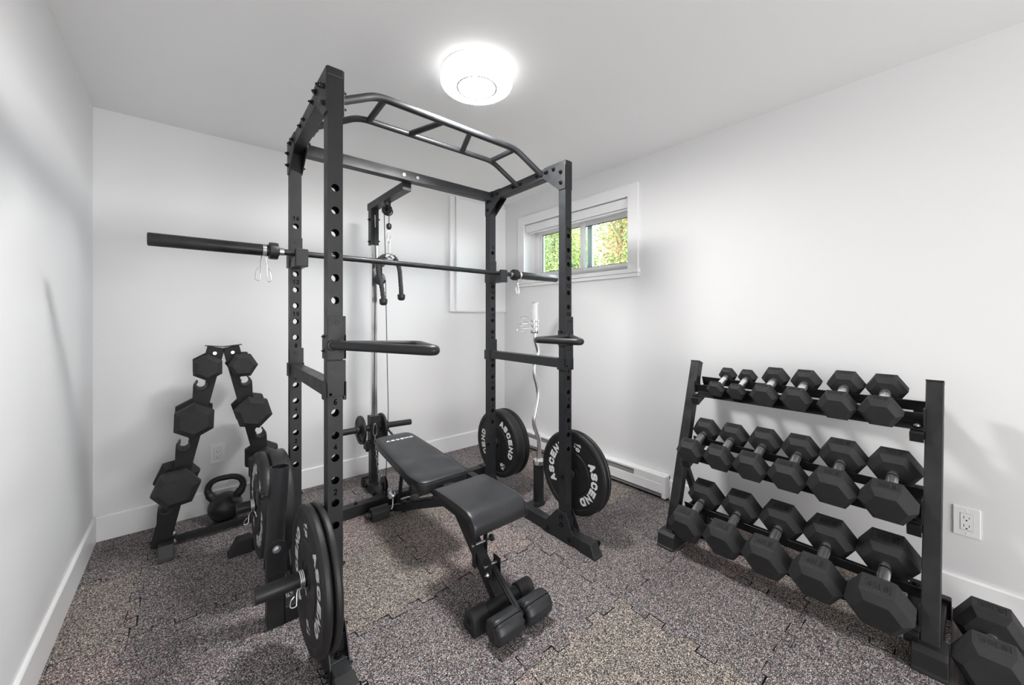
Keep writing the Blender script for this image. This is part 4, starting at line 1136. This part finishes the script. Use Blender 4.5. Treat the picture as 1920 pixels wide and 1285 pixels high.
# seat: flat on top, rolled down over the front
def seat():
    prof_top = [(1.590, .432), (1.585, .447), (1.57, .453), (1.45, .455), (1.36, .454), (1.315, .449), (1.283, .437), (1.262, .416), (1.254, .398), (1.255, .372), (1.262, .360)]
    prof_bot = [(1.590, .404), (1.58, .400), (1.50, .400), (1.42, .400), (1.36, .398), (1.335, .392), (1.315, .380), (1.308, .372), (1.303, .364), (1.296, .358), (1.285, .354)]
    m = MB(); rings = []
    K = 12; xw = [(-.136, .55), (-.1385, .75), (-.1385, .9), (-.134, .985), (-.124, 1.0)]
    xs = xw+[(-.06, 1.0), (0, 1.0), (.06, 1.0)]+[(-a, b) for a, b in reversed(xw)]
    for x, f in xs:
        loop = []
        for (yt, zt), (yb_, zb_) in zip(prof_top, prof_bot): loop.append((1.0+x, yb_+(yt-yb_)*(.5+f/2), zb_+(zt-zb_)*(.5+f/2)))
        for (yb_, zb_), (yt, zt) in zip(reversed(prof_bot), reversed(prof_top)): loop.append((1.0+x, yb_+(yt-yb_)*(1-f)/2*.6, zb_+(zt-zb_)*(1-f)/2*.6))
        rings.append(loop)
    m.loft(rings); o = m.build('seat_pad', m_leather, bn, smooth=55)
    for x in (-.1375, .1375):
        p = MB(); p.tube([(1.0+x, y-.001, z-.003) for y, z in prof_top[1:-1]], .0026, 8); p.build('piping', m_leather, o, smooth=60)
seat()
# frame
m = MB(); m.beam((1.0, 1.263, .045), (1.0, 1.660, .382), .046, .050, (1, 0, 0)); m.build('front_leg', m_metal, bn, bevel=.003)
m = MB(); m.box((.972, 1.36, .388), (1.028, 1.70, .402)); m.box((.972, 1.39, .370), (1.028, 1.44, .395)); m.build('seat_support', m_metal, bn, bevel=.002)
for xx, zb in ((.967, .128), (1.029, .165)): m = MB(); m.box((xx, 1.402, zb), (xx+.005, 1.428, .40)); o = m.build('seat_bracket', m_metal, bn, bevel=.0015)
b = MB(); b.cyl((.960, 1.415, .226), (1.045, 1.415, .226), .006, 12); b.build('pivot_bolt', m_steel, o, smooth=40)
m = MB(); m.cyl((1.035, 1.415, .226), (1.062, 1.415, .226), .006, 12); m.lathe([(0, 0), (.009, 0), (.016, .007), (.016, .014), (.010, .019), (0, .020)], (1.056, 1.415, .226), (1, 0, 0), 24); m.build('adjust_knob', m_plas, bn, smooth=40)
m = MB(); m.cyl((.865, 1.262, .046), (1.135, 1.262, .046), .031, 28); m.build('front_foot_tube', m_metal, bn, bevel=.002, smooth=40)
def arch_cap(x0, x1, y, hw, hh, parent=bn):
    poly = [(-hw, 0), (hw, 0), (hw*.92, hh-hw)]+[(hw*.92*math.cos(t), hh-hw+hw*math.sin(t)) for t in [PI*k/12 for k in range(1, 12)]]+[(-hw*.92, hh-hw)]
    m = MB(); m.prism(poly, x1-x0, frame((x0, y, 0), (0, 1, 0), (0, 0, 1), (1, 0, 0))); o = m.build('foot_cap', m_rubsoft, parent, bevel=.004, smooth=35)
    return o
arch_cap(.840, .915, 1.262, .041, .086); arch_cap(1.085, 1.160, 1.262, .041, .086)
o = MB(); o.box((.8385, 1.250, .034), (.8405, 1.274, .058)); o.build('cap_socket', m_gap, bn)
# roller pads with flat arm
piv = V((1.0, 1.322, .150)); rol = V((1.0, 1.140, .068))
m = MB(); m.beam(piv+V((0, .01, .03)), rol+V((0, 0, 0)), .012, .026, (1, 0, 0)); m.beam(piv+V((0, 0, .02)), rol, .026, .012, (1, 0, 0)); m.build('roller_arm', m_metal, bn, bevel=.002)
for s in (-1, 1): m = MB(); m.box((1.0+s*.024-.002, 1.295, .125), (1.0+s*.024+.002, 1.345, .205)); o = m.build('arm_bracket', m_metal, bn, bevel=.002)
b = MB(); b.cyl((.96, 1.322, .178), (1.04, 1.322, .178), .006, 12); bolt(b, (.972, 1.315, .145), (-1, 0, 0), .007); b.build('pivot_bolt', m_steel, o, smooth=40)
m = MB(); m.cyl((.87, rol.y, rol.z), (1.13, rol.y, rol.z), .010, 16); m.build('roller_axle', m_metal, bn)
def roller(xa, xb):
    n = 40; rr = random.Random(int(xa*100)); rings = []
    ph = [rr.uniform(0, 6.28) for _ in range(3)]
    st_ = [(.006, .012, .5), (.001, .024, .9), (.002, .036, 1.1), (.007, .0435, 1.0), (.016, .0470, .6), (.035, .0485, .2), (.065, .0488, .05), (.095, .0485, .2), (.113, .0470, .6), (.122, .0435, 1.0), (.127, .036, 1.1), (.128, .024, .9), (.123, .012, .5)]
    sc = (xb-xa)/.129
    for x, r, wr in st_:
        rings.append([(xa+x*sc, rol.y+(r+.0028*wr*(math.sin(11*a+ph[0])+.6*math.sin(17*a+ph[1])))*math.cos(a), rol.z-.007+(r+.0028*wr*(math.sin(11*a+ph[0])+.6*math.sin(17*a+ph[1])))*math.sin(a)) for a in [2*PI*j/n for j in range(n)]])
    m = MB(); m.loft(rings); o = m.build('roller_pad', m_leather, bn, smooth=70)
    p = MB(); p.tube([(xa+x*sc, rol.y-r*.45, rol.z-.007+r*.9) for x, r, wr in st_[2:-2]], .0012, 6); p.build('seam', m_mark, o)
roller(.858, .993); roller(1.009, 1.144)
# rear beam with ladder, rear foot, braces
r0, r1 = V((1.0, 2.315, .048)), V((1.0, 1.62, .345))
m = MB(); m.beam(r0, r1, .040, .046, (1, 0, 0)); m.build('main_beam', m_metal, bn, bevel=.003)
m = MB(); d = (r1-r0).normalized(); nb = V((0, -d.z, d.y)); nb = nb if nb.z > 0 else -nb
for s in (-1, 1):
    for k in range(9):
        p = r0+d*(.14+k*.045)+nb*.026+V((s*.020, 0, 0)); m.beam(p+d*.004, p+d*.020, .006, .022, (1, 0, 0))
    m.beam(r0+d*.12+nb*.024+V((s*.02, 0, 0)), r0+d*.56+nb*.024+V((s*.02, 0, 0)), .006, .012, (1, 0, 0))
m.build('adjustment_ladder', m_metal, bn, bevel=.001)
m = MB()
for k in range(8):
    p = r0+d*(.15+k*.045)+nb*.012+V((-.020, 0, 0)); m.lathe([(0, 0), (.004, 0), (.003, .002), (0, .002)], p, (-1, 0, 0), 10)
m.build('ladder_rivets', m_steel, bn)
for s in (-1, 1):
    m = MB(); m.beam((1.0+s*.045, 2.12, bz_(1, 2.12)-.060), (1.0+s*.030, 2.215, .120), .008, .022, (1, 0, 0)); m.build('back_brace', m_metal, bn, bevel=.002)
m = MB()
for s in (-1, 1): m.beam((1.0+s*.06, 1.66, bz_(1, 1.66)-.066), (1.0+s*.05, 2.30, bz_(1, 2.30)-.064), .025, .022, (1, 0, 0))
m.build('back_pad_frame', m_metal, bn, bevel=.002)
m = MB(); m.cyl((.97, 2.19, .150), (1.03, 2.19, .150), .006, 12); m.build('support_pin', m_steel, bn)
m = MB(); m.cyl((.815, 2.345, .036), (1.165, 2.345, .036), .019, 20); m.build('rear_foot_tube', m_metal, bn, smooth=40)
arch_cap(.845, .955, 2.345, .036, .076); arch_cap(1.045, 1.155, 2.345, .036, .076)
m = MB(); m.lathe([(0, 0), (.010, 0), (.022, .006), (.024, .014), (.016, .022), (0, .024)], (.955, 2.28, .150), (-.5, -.7, .4), 24); m.tube([(.965, 2.29, .145), (.958, 2.275, .115), (.955, 2.270, .085), (.945, 2.265, .072)], .004, 8); m.build('release_pull', m_steel, bn, smooth=45)

# ---------------------------------------------------------------- garden seen through the window
gy = empty('g', (0, 0, 0)); bpy.data.objects.remove(gy)
structure('ground_outside', MB().box((X1+WD+.02, -3, 1.25), (X1+14, 14, 1.35)), mat('soil', (.12, .10, .06), .9))
def leafmat(name, c):
    m = mat(name, c, .5); b = m.node_tree.nodes['Principled BSDF']; nt = m.node_tree
    t = nt.nodes.new('ShaderNodeBsdfTranslucent'); t.inputs[0].default_value = (c[0]*1.3, c[1]*1.25, c[2]*.8, 1); mx = nt.nodes.new('ShaderNodeMixShader'); mx.inputs[0].default_value = .45
    nt.links.new(b.outputs[0], mx.inputs[1]); nt.links.new(t.outputs[0], mx.inputs[2]); nt.links.new(mx.outputs[0], nt.nodes['Material Output'].inputs[0]); return m
m_leaf = [leafmat('leaf_bright', (.22, .31, .09)), leafmat('leaf_mid', (.12, .21, .07)), leafmat('leaf_warm', (.42, .27, .14)), leafmat('leaf_pale', (.36, .42, .18))]
m_bark = bump(mat('bark', (.16, .11, .07), .9), 30, .01, .8)
def tree(x, y, z0, h, rx, n, mats, label, seed, leaf=.085):
    rn = random.Random(seed); r = empty('leafy_tree', (x, y, z0), label, 'tree', 'trees outside the window')
    m = MB(); m.tube([(x, y, z0), (x+.04, y+.03, z0+h*.4), (x-.03, y, z0+h*.8)], [.07, .05, .02], 10)
    for k in range(9):
        a = rn.uniform(0, 6.28); zz = z0+h*rn.uniform(.25, .8); m.tube([(x, y, zz), (x+math.cos(a)*rx*.4, y+math.sin(a)*rx*.4, zz+.15*h), (x+math.cos(a)*rx*.85, y+math.sin(a)*rx*.85, zz+.2*h)], [.03, .02, .006], 6)
    m.build('trunk', m_bark, r, smooth=60)
    m = MB(); vs = []; fs = []; ms = []
    cl = [(rn.uniform(-1, 1), rn.uniform(-1, 1), rn.uniform(-1, 1), rn.randrange(len(mats))) for _ in range(46)]
    cl = [c for c in cl if c[0]**2+c[1]**2+c[2]**2 < 1.25]
    for i in range(n):
        c = rn.choice(cl); px = x+(c[0]*.85+rn.gauss(0, .15))*rx; py = y+(c[1]*.85+rn.gauss(0, .15))*rx; pz = z0+h*.56+(c[2]*.85+rn.gauss(0, .15))*h*.5
        if pz < z0+.03: continue
        u = V((rn.gauss(0, 1), rn.gauss(0, 1), rn.gauss(0, 1))).normalized(); w_ = u.orthogonal().normalized(); nn = u.cross(w_); s = leaf*rn.uniform(.6, 1.25); p = V((px, py, pz))
        b0 = len(vs); vs += [tuple(p-u*s*.5), tuple(p+w_*s*.28+nn*s*.06), tuple(p+u*s*.5), tuple(p-w_*s*.28+nn*s*.06)]
        fs += [(b0, b0+1, b0+2, b0+3)]; ms.append(c[3] if rn.random() < .75 else rn.randrange(len(mats)))
    me = bpy.data.meshes.new('foliage'); me.from_pydata([tuple(V(v)-V((x, y, z0))) for v in vs], [], fs)
    for q in mats: me.materials.append(q)
    me.polygons.foreach_set('material_index', ms); o = bpy.data.objects.new('foliage', me); C.objects.link(o); o.parent = r
TR = [
 (5.9, 4.00, 2.3, .66, [1, 0, 2, 1], 'green tree with orange-tinted clusters seen through the right window pane'),
 (6.0, 5.75, 2.3, .66, [1, 0, 3, 0], 'bright green tree seen to the left of the window centre bar'),
 (6.0, 7.45, 2.3, .66, [3, 0, 3, 1], 'pale yellow-green tree at the left edge of the window view'),
 (8.3, 5.5, 3.8, 1.0, [1, 0, 0, 2], 'taller green tree standing behind the orange-tinted one outside the window'),
 (8.4, 7.6, 3.8, 1.0, [0, 3, 3, 1], 'tall light green tree standing further back outside the window'),
 (8.4, 9.7, 3.8, 1.0, [3, 0, 1, 3], 'tall pale tree furthest left and back outside the window'),
]
for i, (x, y, h, rx, mi, lb) in enumerate(TR):
    tree(x, y, 1.35, h, rx, 13000 if i < 3 else 11000, [m_leaf[k] for k in mi], lb, 20+i, .055 if i < 3 else .14)
